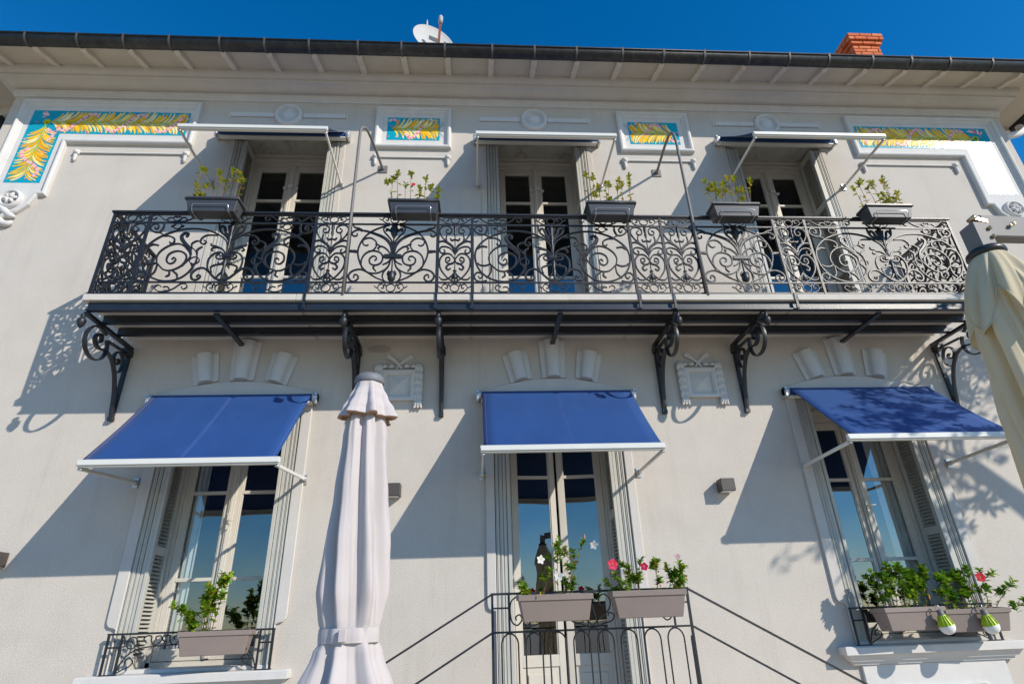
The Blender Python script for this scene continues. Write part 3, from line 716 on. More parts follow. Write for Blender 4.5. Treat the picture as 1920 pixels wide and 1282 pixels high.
    for pts, rr in (([(-6.52, 4.32), (-6.44, 4.25), (-6.36, 4.19), (-6.30, 4.17)], [.03, .045, .04, .015]), ([(-6.55, 4.25), (-6.50, 4.17), (-6.42, 4.08), (-6.34, 4.07), (-6.31, 4.11)], [.03, .04, .045, .035, .012]), ([(-6.57, 4.16), (-6.56, 4.06), (-6.53, 3.97)], [.03, .05, .02]), ([(-6.58, 3.98), (-6.56, 3.90), (-6.55, 3.84)], [.02, .03, .01])):
        r = MB(); P = spline([(X(x), -.03, z) for x, z in pts], 4); n = len(P); R2 = [rr[min(int(i/4), len(rr)-1)]*(1-(i/4 % 1))+rr[min(int(i/4)+1, len(rr)-1)]*(i/4 % 1) for i in range(n)]
        r.tube(P, R2, 9); r.build('acanthus_scroll', 'white_trim', fr)
    rope(X(-5.89), X(-4.545), 5.20, fr)
def rope(xa, xb, z, parent):
    a, b = sorted((xa, xb)); m = MB(); n = int((b-a)/.012); pts = [(a+(b-a)*i/n, -.014, z) for i in range(n+1)]
    m.tube(pts, [.011+.004*(i % 2) for i in range(n+1)], 7); m.build('rope_moulding', 'white_trim', parent)
    for x in (a, b):
        e = MB(); e.box(x-.04, x+.04, -.035, -.001, z-.035, z+.04); o = e.build('rope_end', 'white_trim', parent, bevel=0.012)
        d = MB(); d.lathe([(.001, .02), (.022, .005), (.028, -.02), (.018, -.04), (.024, -.06), (.012, -.09), (.001, -.10)], 10, (x, -.018, z-.045)); d.build('rope_drop', 'white_trim', parent)
        d = MB(); d.lathe([(.03, 0), (.026, .014), (.012, .02), (.001, .02)], 12, (x, -.034, z+.004), 'y'); d.build('rope_rosette', 'white_trim', parent)
for s in (-1, 1): l_panel(s)
def small_panel(c, s):
    m = MB(); x0, x1, z0, z1 = c-.512, c+.512, 5.352, 6.088
    sweep_frame(m, [(x0, z0), (x1, z0), (x1, z1), (x0, z1)], FRAME); fr = m.build('tile_panel_frame', 'white_trim', villa)
    p = MB(); p.extrude([(x0+.07, -.001, z0+.07), (x1-.07, -.001, z0+.07), (x1-.07, -.001, z1-.07), (x0+.07, -.001, z1-.07)], (0, -.004, 0)); p.build('panel_field', 'white_trim', fr)
    n0 = len(fr.children); tiles(fr, c-.354, c+.354, 5.514, 5.925, 4, 2)
    for o in fr.children[n0:]: o.location.y -= .0075
    rnd = random.Random(11+s)
    inside = lambda x, z: abs(x-c) < .346 and 5.522 < z < 5.917
    f = MB(); flower_dabs(f, (c-.34, c+.34, 5.53, 5.91), 16, rnd, inside)
    d = -s                                                        # plume points to the centre window on both
    feather(f, (c-d*.33*-1, 5.72), (c+d*.02*-1, 5.72), .2, rnd, inside) if False else None
    feather(f, (c+s*.30, 5.72), (c-s*.10, 5.72), .2, rnd, inside); feather(f, (c+s*.05, 5.72), (c-s*.31, 5.72), .2, rnd, inside)
    ribbon_paint(f, (c+s*.33, 5.72), (c-s*.12, 5.72), .16, .9, rnd, PI*.3)
    for k in range(4): petal(f, c-s*(.26-.03*k), 5.88-.01*k, k*1.3, .05, .03, .8, PINK[k % 3], 4)
    o = f.build('painted_foliage', 'glaze', fr); o['kind'] = 'stuff'; o.location.y -= .0075
    rope(c-.475, c+.475, 5.205, fr)
for s in (-1, 1): small_panel(s*1.663, s)
# ------------------------------------------------------------------ balcony
BX0, BX1, BY, BZ = -4.575, 4.555, -0.83, 2.62
NW, BW, AW = 0.3618, 0.9211, 1.70
balc = thing('balcony', 'long black wrought iron balcony with scrolled railing on six brackets', 'balcony', (0, 0, 2.43))
m = MB()
segs = [BX0-.03, -2.6, -.9, .85, 2.5, BX1+.03]
for i in range(5):
    s_ = MB(); s_.box(segs[i]+.0015, segs[i+1]-.0015, -.868, -.001, 2.545, 2.615); s_.build('slab_stone', 'slab_stone', balc, bevel=0.004); u_s = MB(); u_s.box(segs[i]+.03, segs[i+1]-.03 if i == 4 else segs[i+1]-.0015, -.80, -.002, 2.5385, 2.5445); u_s.build('slab_underside', 'slab_underside', balc)
def ibeam(y):
    b = MB(); b.box(BX0+.02, BX1-.02, y-.006, y+.006, 2.458, 2.5384); b.box(BX0+.02, BX1-.02, y-.027, y+.027, 2.446, 2.4585); b.build('floor_beam', 'beam_iron', balc)
for y in (-.825, -.565, -.30): ibeam(y)
for x in (-3.36, 0.02, 3.39):
    b = MB(); b.bar((x, -.79, 2.431), (x, -.001, 2.431), .05, .028); b.build('cross_beam', 'beam_iron', balc)
BRX = [-4.555, -2.12, -1.205, 1.205, 2.125, 4.555]
def bracket_meshes():
    out = []
    def rib(pts, w_, d): 
        q = MB(); q.ribbon(pts, w_, d); q.v = [(v[1], v[0], v[2]) for v in q.v]; return q
    b = MB(); b.bar((0, -.82, 2.430), (0, -.002, 2.430), .046, .030); b.bar((0, -.020, 2.40), (0, -.020, 1.64), .044, .022, up=(0, 1, 0)); b.box(-.024, .024, -.05, -.002, 1.615, 1.655); b.box(-.035, .035, -.11, -.004, 2.33, 2.399); out.append(('bracket', b))
    br = spline([(-.030, 1.63), (-.065, 1.80), (-.105, 1.94), (-.18, 2.09), (-.28, 2.19), (-.40, 2.225), (-.49, 2.205), (-.555, 2.215), (-.60, 2.265), (-.585, 2.325), (-.53, 2.335), (-.505, 2.295), (-.525, 2.262)], 5)
    out.append(('brace_scroll', rib([(p.x, p.y) for p in br], .020, .044)))
    cr = [(-.565+.172*math.cos(a), 2.235+.165*math.sin(a)) for a in [PI*.30+2*PI*k/40 for k in range(39)]]
    out.append(('large_scroll', rib(cr, .018, .042)))
    sm = spline([(-.17, 2.085), (-.10, 2.13), (-.085, 2.22), (-.13, 2.30), (-.21, 2.305), (-.255, 2.24), (-.23, 2.18), (-.175, 2.175), (-.155, 2.215), (-.185, 2.235)], 5)
    out.append(('small_scroll', rib([(p.x, p.y) for p in sm], .016, .040)))
    st = MB(); st.bar((0, -.03, 2.355), (0, -.40, 2.33), .036, .016); out.append(('bracket_strut', st))
    ac = MB(); ac.lathe([(.001, 2.405), (.02, 2.40), (.024, 2.385), (.014, 2.372), (.022, 2.362), (.037, 2.345), (.040, 2.325), (.033, 2.295), (.018, 2.272), (.010, 2.262), (.001, 2.256)], 14, (0, -.845, 0)); out.append(('acorn_pendant', ac))
    return [(n, q.build(n, 'black_iron', None, local=True, mesh_only=True)) for n, q in out]
BM = bracket_meshes()
for x in BRX:
    o = link_obj('bracket', BM[0][1], balc, Vector((x, 0, 0))-wloc(balc))
    for n, me in BM[1:]: link_obj(n, me, o)

# ---- railing: three panel designs drawn as half-motifs in sketch units, mirrored
def sk(pts, fr):
    """sketch (x right, y down) -> panel (u from the centre, v up) in metres"""
    (cb, ct, lb, lt, y_top, y_bot, width) = fr; out = []
    for x, y in pts:
        t = (y_bot-y)/(y_bot-y_top); c_ = cb+(ct-cb)*t; l_ = lb+(lt-lb)*t
        out.append(((x-c_)/(c_-l_)*width/2, t*1.0))
    return out
FN = (690, 692, 480, 505, 180, 1090, NW); FB = (820, 876, 205, 300, 65, 1140, BW); FA = (1306, 1234, 205, 190, 80, 1150, AW)
N_P = [([(600, 500), (545, 440), (518, 370), (545, 320), (600, 308), (648, 340), (645, 390), (605, 400), (588, 370), (612, 352)], .013),
       ([(690, 610), (660, 550), (610, 510), (560, 490), (515, 497)], .022), ([(612, 510), (590, 470), (597, 420)], .013),
       ([(690, 640), (640, 575), (580, 553), (530, 562), (517, 600), (545, 630), (580, 612), (566, 590)], .013),
       ([(690, 700), (640, 640), (570, 640), (518, 700), (522, 790), (570, 865), (630, 920), (690, 946)], .014),
       ([(690, 700), (670, 742), (630, 748), (590, 725), (590, 685), (625, 676), (634, 708), (612, 716)], .013),
       ([(668, 735), (612, 762), (592, 790), (612, 815), (636, 802)], .017), ([(690, 835), (655, 880), (600, 918), (540, 920), (516, 897)], .013),
       ([(690, 470), (655, 480), (640, 462)], .016), ([(690, 850), (672, 890), (660, 912)], .018)]
B_P = [([(800, 222), (740, 228), (570, 300), (450, 410), (385, 560), (405, 700), (460, 800), (600, 905), (760, 968)], .014),
       ([(620, 915), (480, 832), (400, 812), (310, 838), (265, 893), (288, 950), (340, 967), (392, 930), (385, 890), (345, 880), (335, 912)], .016),
       ([(605, 695), (632, 675), (620, 645), (580, 640), (538, 680), (550, 735), (610, 757), (685, 730), (715, 660), (690, 600), (620, 570), (540, 575), (470, 620), (430, 700), (442, 790), (520, 850), (620, 862), (700, 838), (770, 790), (818, 700), (832, 650)], .014),
       ([(520, 575), (585, 558), (627, 500), (620, 440), (560, 395), (490, 400), (448, 430), (455, 478), (490, 497), (518, 488)], .013),
       ([(838, 620), (822, 500), (770, 420), (700, 372), (600, 332), (500, 300), (430, 290)], .026), ([(440, 285), (360, 288), (303, 330), (328, 368), (370, 360), (372, 335)], .014),
       ([(450, 290), (400, 262), (345, 250), (325, 228)], .016), ([(846, 620), (842, 500), (830, 430), (780, 362), (735, 312), (722, 262), (752, 232)], .014),
       ([(815, 615), (780, 560), (730, 520), (690, 508), (648, 530), (660, 548)], .015), ([(690, 508), (640, 480), (620, 478)], .012),
       ([(384, 580), (340, 574), (295, 572)], .030), ([(822, 680), (790, 770), (730, 840), (712, 905), (742, 965)], .014), ([(815, 680), (780, 720), (718, 748)], .013),
       ([(850, 330), (810, 290), (765, 268), (760, 290)], .022), ([(610, 757), (590, 790), (620, 830)], .016), ([(800, 830), (780, 870), (800, 900)], .014)]
A_P = [([(1262, 590), (1225, 470), (1130, 392), (1000, 332), (850, 302), (700, 300), (560, 330), (430, 382), (330, 450), (262, 530), (235, 620), (245, 720), (290, 820), (370, 900), (470, 950), (600, 977), (730, 960), (830, 900), (890, 810), (915, 720), (900, 640), (860, 582), (812, 550)], .015),
       ([(450, 760), (540, 832), (640, 842), (740, 792), (782, 720), (770, 650), (700, 602), (620, 600), (555, 640), (545, 712), (590, 757), (640, 745), (656, 700), (628, 680), (612, 700)], .015),
       ([(445, 765), (415, 680), (440, 600), (520, 530), (620, 500), (700, 522), (770, 580), (822, 640), (815, 700), (760, 785)], .014),
       ([(822, 640), (790, 560), (720, 500), (662, 440), (645, 392), (680, 358), (722, 370), (712, 398)], .028),
       ([(420, 385), (360, 352), (300, 347), (240, 312), (228, 270), (270, 232), (322, 260), (320, 300), (290, 302), (283, 280)], .014), ([(360, 352), (388, 290), (385, 235)], .018),
       ([(395, 962), (320, 977), (255, 962), (226, 910), (260, 863), (315, 868), (332, 910), (300, 937), (282, 912)], .014),
       ([(1300, 965), (1200, 932), (1110, 860), (1030, 812), (950, 828), (903, 890), (930, 952), (990, 957), (1022, 920), (995, 898), (978, 918)], .018),
       ([(1270, 662), (1190, 610), (1110, 630), (1064, 700), (1075, 800), (1130, 880), (1220, 952), (1302, 977)], .015),
       ([(1268, 668), (1230, 692), (1170, 692), (1143, 660), (1175, 633), (1198, 660)], .013), ([(1264, 640), (1200, 570), (1110, 530), (1050, 520), (1040, 500)], .014),
       ([(1180, 560), (1100, 545), (1060, 575), (1085, 590)], .013), ([(1090, 385), (960, 385), (903, 430), (905, 482), (950, 502), (972, 470), (942, 455)], .013),
       ([(1250, 430), (1180, 340), (1150, 275), (1110, 260), (1100, 290)], .022), ([(1240, 450), (1190, 390), (1110, 330), (1080, 270), (1075, 235)], .016), ([(1245, 400), (1225, 320), (1200, 262)], .022),
       ([(265, 545), (320, 512), (385, 520)], .020), ([(420, 400), (490, 398), (560, 430), (572, 480), (535, 500), (520, 478)], .014), ([(440, 745), (370, 770), (300, 762), (275, 740)], .016), ([(448, 770), (442, 860), (388, 925)], .013),
       ([(620, 850), (630, 900), (600, 920)], .016), ([(660, 850), (720, 890), (740, 935)], .016), ([(860, 750), (895, 800), (870, 860)], .022), ([(900, 640), (890, 580), (935, 540)], .018),
       ([(820, 560), (800, 500), (860, 460), (905, 480)], .013), ([(1285, 700), (1230, 760), (1190, 740)], .013), ([(1280, 760), (1180, 770), (1120, 800), (1140, 860)], .016), ([(1288, 840), (1240, 900), (1215, 945)], .014)]
def half(P, fr, sg):
    m = MB()
    for pts, w_ in P:
        q = spline([(a, b) for a, b in sk(pts, fr)], 5); 
        m.ribbon([(p.x, p.y) for p in q], (lambda w__: (lambda t: w__*(.68+.80*math.sin(PI*min(1, t*.8+.15)))))(w_), .022)
        e = q[-1]; m.lathe([(.001, -.010), (w_*.55, -.007), (w_*.62, 0), (w_*.55, .007), (.001, .010)], 8, (e.x, 0, e.y), 'y')
    if sg > 0: m.v = [(-x, y, z) for x, y, z in m.v]
    return m.build('scrollwork', 'black_iron', None, local=True, mesh_only=True)
def ring(cx_, cz_, a, b, w_=.011):
    m = MB(); pts = [(cx_+a*math.cos(2*PI*k/24), cz_+b*math.sin(2*PI*k/24)) for k in range(25)]; m.ribbon(pts, w_, .018); return m
def frieze_mesh(z, h):
    m = ring(0, z, .044, h*.40)
    for s in (-1, 1):
        q = spline([(s*.05, z-h*.42), (s*.085, z-h*.40), (s*.125, z-h*.1), (s*.122, z+h*.25), (s*.095, z+h*.40), (s*.068, z+h*.2), (s*.075, z-h*.05), (s*.096, z)], 4); m.ribbon([(p.x, p.y) for p in q], .010, .018)
        q = spline([(s*.045, z+h*.15), (s*.06, z+h*.38), (s*.075, z+h*.1)], 4); m.ribbon([(p.x, p.y) for p in q], .014, .016)
        q = spline([(s*.125, z), (s*.15, z+h*.06), (s*.165, z+h*.2)], 4); m.ribbon([(p.x, p.y) for p in q], .010, .016)
    return m.build('frieze_scroll', 'black_iron', None, local=True, mesh_only=True)
def scurl_mesh(z, h, s):
    m = MB(); q = spline([(s*-.10, z+h*.1), (s*-.125, z-h*.15), (s*-.155, z+h*.05), (s*-.14, z+h*.36), (s*-.09, z+h*.38), (s*-.03, z-h*.1), (s*.04, z-h*.38), (s*.11, z-h*.34), (s*.15, z), (s*.125, z+h*.28), (s*.09, z+h*.1)], 4); m.ribbon([(p.x, p.y) for p in q], .012, .018)
    q = spline([(s*.0, z-h*.25), (s*.03, z+h*.1), (s*.07, z+h*.05)], 4); m.ribbon([(p.x, p.y) for p in q], .016, .016)
    return m.build('frieze_scroll', 'black_iron', None, local=True, mesh_only=True)
V_TOP, V_UP, V_LOW, V_BOT = 1.0, .872, .150, .022
FRT = frieze_mesh((V_UP+.985)/2, .985-V_UP-.012); FRB = frieze_mesh((V_LOW+V_BOT)/2, V_LOW-V_BOT-.014)
SCT = {s: scurl_mesh((V_UP+.985)/2, .985-V_UP-.012, s) for s in (-1, 1)}; SCB = {s: scurl_mesh((V_LOW+V_BOT)/2, V_LOW-V_BOT-.014, s) for s in (-1, 1)}
def centre_mesh(kind):
    m = MB()
    if kind == 'N':
        m.tube([(0, 0, V_UP), (0, 0, V_LOW)], .006, 6); m.lathe([(.001, .88), (.012, .87), (.02, .83), (.012, .78), (.018, .76), (.008, .72), (.001, .70)], 10)
        m.lathe([(.001, .30), (.02, .295), (.02, .285), (.008, .28), (.014, .25), (.026, .21), (.012, .19), (.001, .16)], 10)
    if kind == 'B':
        m.tube([(0, 0, V_UP), (0, 0, V_LOW)], .008, 6); m.box(-.085, .085, -.018, .018, .445, .485); m.box(-.10, .10, -.012, .012, .452, .478)
        m.lathe([(.001, .88), (.035, .87), (.03, .84), (.045, .81), (.03, .77), (.036, .745), (.022, .72), (.008, .69), (.001, .66)], 12)
        m.lathe([(.001, .30), (.012, .29), (.018, .275), (.04, .262), (.036, .235), (.042, .21), (.034, .18), (.015, .16), (.001, .152)], 12)
    if kind == 'A':
        m.tube([(0, 0, V_UP), (0, 0, V_LOW)], .008, 6); m.box(-.045, .045, -.014, .014, .45, .478)
        m.lathe([(.001, .87), (.02, .86), (.028, .82), (.016, .74), (.026, .70), (.016, .64), (.02, .58), (.010, .50), (.001, .48)], 10); m.lathe([(.001, .45), (.018, .42), (.026, .38), (.014, .33), (.022, .28), (.014, .22), (.001, .17)], 10)
        for s in (-1, 1):
            pass
    return m.build('centre_stem', 'black_iron', None, local=True, mesh_only=True)
RNG = ring(0, 0, .048, .042).build('ring', 'black_iron', None, local=True, mesh_only=True)
rq = ring(0, 0, .040, .036)
for q in (-1, 1): rq.lathe([(.001, -.012), (.018, 0), (.001, .012)], 8, (q*.052, 0, 0), 'y')
RNG2 = rq.build('ring', 'black_iron', None, local=True, mesh_only=True)
PAN = {}
for k, P, fr, wd in (('N', N_P, FN, NW), ('B', B_P, FB, BW), ('A', A_P, FA, AW)):
    r = MB()
    for z, h in ((V_UP, .016), (V_LOW, .016), (V_BOT, .020)): r.box(-wd/2+.012, wd/2-.012, -.008, .008, z-h/2, z+h/2)
    for s in (-1, 1): r.box(s*(wd/2-.014)-.003, s*(wd/2-.014)+.003, -.006, .006, V_BOT-.008, V_UP+.006)
    PAN[k] = (r.build('railing_panel', 'black_iron', None, local=True, mesh_only=True), half(P, fr, -1), half(P, fr, 1), centre_mesh(k), wd)
def panel(k, x, y, rotz=0.0):
    base, hl, hr, ce, wd = PAN[k]
    o = link_obj('railing_panel', base, balc, Vector((x, y, BZ))-wloc(balc)); o.rotation_euler = (0, 0, rotz)
    link_obj('scrollwork', hl, o); link_obj('scrollwork', hr, o); link_obj('centre_stem', ce, o)
    us = {'N': [0], 'B': [0], 'A': [0]}[k]
    for u in us: link_obj('frieze_scroll', FRT, o, (u, 0, 0)); link_obj('frieze_scroll', FRB, o, (u, 0, 0))
    if k == 'A':
        for s in (-1, 1): link_obj('ring', RNG, o, (s*.305, 0, .405)); link_obj('ring', RNG2, o, (s*.555, 0, V_UP-.043))
        for u, s in ((-.47, -1), (.47, 1)): link_obj('frieze_scroll', SCT[s], o, (u, 0, 0)); link_obj('frieze_scroll', SCB[s], o, (u, 0, 0))
        for u, s in ((-.70, 1), (.70, -1)): link_obj('frieze_scroll', SCT[s], o, (u*.98, .002, 0))
    return o
order = 'NANBNANNBNA'; wid = {'N': NW, 'B': BW, 'A': AW}; px = BX0; posts = [BX0]
for k in order:
    panel(k, px+wid[k]/2, BY); px += wid[k]; posts.append(px)
BX1 = px
for sx in (BX0, BX1):
    for yy in (BY+.03+NW/2, BY+.03+NW*1.5+.01): panel('N', sx, yy, PI/2)
pm = MB(); pm.box(-.013, .013, -.013, .013, -.004, .985); pme = pm.build('post', 'black_iron', None, local=True, mesh_only=True)
pm = MB(); pm.box(-.012, .012, -.05, -.034, -.16, .0); pm.box(-.010, .010, -.049, -.012, -.012, .006); pm.box(-.014, .014, -.052, -.03, -.175, -.14); sme = pm.build('post_stay', 'black_iron', None, local=True, mesh_only=True)
for i, x in enumerate(posts):
    o = link_obj('post', pme, balc, Vector((x, BY, BZ))-wloc(balc))
    if i in (2, 4, 5, 6, 7, 9): link_obj('post_stay', sme, o)
for sx in (BX0, BX1): link_obj('post', pme, balc, Vector((sx, -.03, BZ))-wloc(balc))
tr = MB(); tr.box(BX0-.03, BX1+.03, BY-.026, BY+.026, BZ+.986, BZ+1.012); tr.box(BX0-.02, BX1+.02, BY-.014, BY+.014, BZ+.972, BZ+.9855)
for sx in (BX0, BX1): tr.box(sx-.026, sx+.026, BY+.0265, -.004, BZ+.9865, BZ+1.0115)
tr.build('top_rail', 'black_iron', balc, bevel=0.004)
# bent stay pipes from the railing back to a wall plate
for xp, xw in ((posts[3], -2.03), (posts[8], 1.60)):
    p = MB(); pts = [(xp, BY-.03, BZ-.02), (xp, BY-.03, 3.6), (xp, BY-.03, 4.62)]+[tuple(v) for v in spline([(xp, BY-.03, 4.68), (xp, BY+.0, 4.86), (lerp(xp, xw, .2), BY+.12, 4.985), (lerp(xp, xw, .45), BY+.32, 5.02), (lerp(xp, xw, .75), -.25, 5.012), (xw, -.012, 5.0)], 6)]
    p.tube(pts, .0165, 10); o = p.build('stay_pipe', 'grey_alu', balc)
    q = MB(); q.box(xw-.06, xw+.06, -.012, -.001, 4.94, 5.06); q.tube([(xw, -.012, 5.0), (xw, -.04, 5.003)], .026, 10); q.build('wall_plate', 'grey_alu', o, bevel=0.003)
# ------------------------------------------------------------------ drop-arm awnings
def awning(c, zr, zp, bar_y, bar_z, hw, label, wave):
    t = thing('awning', label, 'awning', (c, 0, zp), 'drop arm awnings over the windows')
    rw = hw-.03
    # cloth: from the roller down to the front bar, a slight sag
    m = MB(); nu, nv = 14, 14; vs = []; y0, z0 = -.104, zr+.0315; y1, z1 = bar_y-.016, bar_z+.0312; th = .0022
    for lay_ in (0, 1):
        for j in range(nv+1):
            v = j/nv
            for i in range(nu+1):
                u = i/nu; sag = -.016*math.sin(PI*v)*(1+.40*math.sin(3*PI*u+wave))+.004*math.sin(9*u+4*v+wave)*math.sin(PI*v)
                vs.append((c+lerp(-rw, rw, u), lerp(y0, y1, v), lerp(z0, z1, v)+sag-lay_*th))
    fs = []; N = (nu+1)*(nv+1)
    for j in range(nv):
        for i in range(nu):
            a = j*(nu+1)+i; fs.append((a, a+1, a+nu+2, a+nu+1)); fs.append((N+a, N+a+nu+1, N+a+nu+2, N+a+1))
    for j in range(nv):
        for i in (0, nu):
            a = j*(nu+1)+i; fs.append((a, a+nu+1, N+a+nu+1, N+a))
    m.add(vs, fs, smooth=True); cl = m.build('cloth', 'navy_cloth', t)
    def seam(u, off):
        s_ = MB(); pts = []
        for j in range(nv+1):
            v = j/nv; sag = -.016*math.sin(PI*v)*(1+.40*math.sin(3*PI*u+wave))+.004*math.sin(9*u+4*v+wave)*math.sin(PI*v); pts.append((c+lerp(-rw, rw, u)+off, lerp(y0, y1, v), lerp(z0, z1, v)+sag+.0012))
        s_.tube(pts, .0016, 4); s_.build('seam', 'navy_stitch', cl)
    seam(.5, -.010); seam(.5, .010); seam(.0, .03); seam(1.0, -.03)
    r = MB(); r.tube([(c-rw, -.075, zr), (c+rw, -.075, zr)], .040, 16); r.build('roller', 'navy_cloth', t)
    h = MB(); h.box(c-hw+.02, c+hw-.02, -.10, -.035, zr-.068, zr-.046); h.build('roller_tray', 'cream_metal', t, bevel=0.003)
    f = MB(); f.box(c-hw, c+hw, bar_y-.030, bar_y+.008, bar_z-.022, bar_z+.028); f.box(c-hw+.004, c+hw-.004, bar_y-.034, bar_y-.0305, bar_z-.020, bar_z+.004); f.box(c-hw+.004, c+hw-.004, bar_y-.02, bar_y+.02, bar_z-.034, bar_z-.0225); f.build('front_bar', 'cream_metal', t, bevel=0.004)
    for s in (-1, 1):
        x = c+s*(hw-.022)
        a = MB(); a.bar((x, -.045, zp), (x, bar_y+.02, bar_z-.040), .020, .032); a.build('arm', 'cream_metal', t, bevel=0.004)
        k = MB(); k.box(x-.026, x+.026, -.014, -.001, zp-.05, zp+.05); k.tube([(x-.022, -.035, zp), (x+.022, -.035, zp)], .022, 12); k.tube([(x-.032, -.035, zp), (x+.032, -.035, zp)], .008, 8); k.box(x-.012, x+.012, -.06, -.014, zp-.022, zp+.022); k.build('arm_pivot', 'cast_alu', t, bevel=0.003)
        k = MB(); k.tube([(x-.016, bar_y+.005, bar_z-.045), (x+.016, bar_y+.005, bar_z-.045)], .012, 10); k.build('bar_joint', 'cast_alu', t)
        e = MB(); xe = c+s*(hw+.0); e.tube([(xe-.022*s, -.075, zr), (xe+.030*s, -.075, zr)], .050, 14); e.box(min(xe, xe+.03*s), max(xe, xe+.03*s), -.12, -.001, zr-.062, zr+.048); e.tube([(xe+.015*s, -.10, zr-.075), (xe+.015*s, -.10, zr+.02)], .018, 8); e.build('end_bracket', 'cast_alu', t, bevel=0.004)
HWA = .83
aw = [(-3.345, 5.515, 4.735, -.872, 4.79, 'open navy awning over the upstairs left window, under the long tile frieze'),
      (0.005, 5.50, 4.735, -.872, 4.762, 'open navy awning over the upstairs central window'),
      (3.345, 5.55, 4.795, -.872, 4.835, 'open navy awning over the upstairs right window, its rolled cloth showing')]
for i, (c, a, b, y, z, l) in enumerate(aw): awning(c, a, b, y, z, HWA, l, i)
aw = [(-3.352, 1.825, .985, -.872, .955, 'open blue awning over the downstairs left window'),
      (0.028, 1.832, .99, -.872, 1.022, 'open blue awning over the central door with the white flowers'),
      (3.415, 1.835, 1.02, -.872, 1.075, 'open blue awning dappled with branch shadows, downstairs right')]
for i, (c, a, b, y, z, l) in enumerate(aw): awning(c, a, b, y, z, HWA, l, i+3)

# ------------------------------------------------------------------ box wall lamps
def wall_lamp(x, z, label):
    t = thing('wall_lamp', label, 'lamp', (x, 0, z), 'cube wall lamps between the windows')
    m = MB(); m.box(x-.072, x+.072, -.135, -.012, z-.062, z+.062); m.build('housing', 'lamp_brown', t, bevel=0.004)
    m = MB(); m.box(x-.05, x+.05, -.0125, -.001, z-.05, z+.05); m.build('back_plate', 'lamp_brown', t)
    m = MB(); m.box(x-.055, x+.055, -.118, -.03, z-.0645, z-.0622); m.build('lens', 'bulb_white', t)
wall_lamp(1.705, .825, 'small dark cube lamp on the wall left of the right window')
wall_lamp(-1.655, .845, 'small dark cube lamp half hidden by the white parasol')
wall_lamp(-5.195, .30, 'small dark cube lamp at the left edge of the wall')

# ------------------------------------------------------------------ curtains
def curtain(c, x0, x1, z0, z1, y, matn, label, seed):
    m = MB(); n = 48; vs = []; rnd = random.Random(seed); ph = [rnd.uniform(0, 6) for _ in range(3)]
    for z in [lerp(z0, z1, k/8) for k in range(9)]:
        for i in range(n+1):
            u = i/n; d = .014*math.sin(u*30+ph[0])+.006*math.sin(u*67+ph[1]+z*.6); vs.append((lerp(x0, x1, u), y+d, z))
    fs = [(j*(n+1)+i, j*(n+1)+i+1, (j+1)*(n+1)+i+1, (j+1)*(n+1)+i) for j in range(8) for i in range(n)]
    m.add(vs, fs, smooth=True); o = m.build('curtain', matn); tag(o, label, 'curtain')
    return o
curtain(0, -3.86, -3.63, -.6, 1.75, .385, 'curtain_cloth', 'pale curtain behind the left pane of the downstairs left window', 1)
curtain(0, 3.60, 3.92, -.6, 1.75, .385, 'curtain_grey', 'grey net curtain behind the right pane of the downstairs right window', 2)
curtain(0, -.66, -.50, -1.3, 1.75, .55, 'curtain_grey', 'grey curtain edge behind the central door, at its left', 3)

# ------------------------------------------------------------------ plants and planters
def leaf_add(m, p, d, up, L, wd, col, fold=.25, curl=.3):
    d = d.normalized(); sd_ = d.cross(up); sd_ = sd_.normalized() if sd_.length > 1e-5 else d.orthogonal().normalized(); n = sd_.cross(d)
    P = []
    for t, ww in ((0, .12), (.3, .8), (.6, 1.0), (.85, .6)):
        c = p+d*(L*t)-n*(curl*L*t*t); P.append((c-sd_*wd/2*ww+n*fold*wd*ww*.5, c, c+sd_*wd/2*ww+n*fold*wd*ww*.5))
    tip = p+d*L-n*curl*L
    vs = [q for r in P for q in r]+[tip]; fs = []
    for k in range(3):
        a = k*3; fs += [(a, a+1, a+4, a+3), (a+1, a+2, a+5, a+4)]
    fs += [(9, 10, 12), (10, 11, 12)]
    m.add(vs, fs, col)
def flower_mesh(p, facing, r, col, n, centre, trumpet=False):
    m = MB(); f = facing.normalized(); a_ = f.orthogonal().normalized(); b_ = f.cross(a_)
    for k in range(n):
        a = 2*PI*k/n; d = a_*math.cos(a)+b_*math.sin(a)
        q = (d*(.75 if trumpet else 1.0)+f*.35).normalized()
        leaf_add(m, p+d*r*.12, q, f, r, r*(.80 if trumpet else 1.0), col, .1, .25)
    m.lathe([(r*.16, 0), (r*.10, r*.25), (.0005, r*.4)], 6, tuple(p), 'z', col=centre)
    if trumpet: m.tube([p-f*r*1.1, p+f*.0], [r*.10, r*.26], 7, col=(0.75, 0.72, 0.66))
    else: m.tube([p, p+f*r*.6], [r*.08, r*.07], 5, col=centre)
    return m
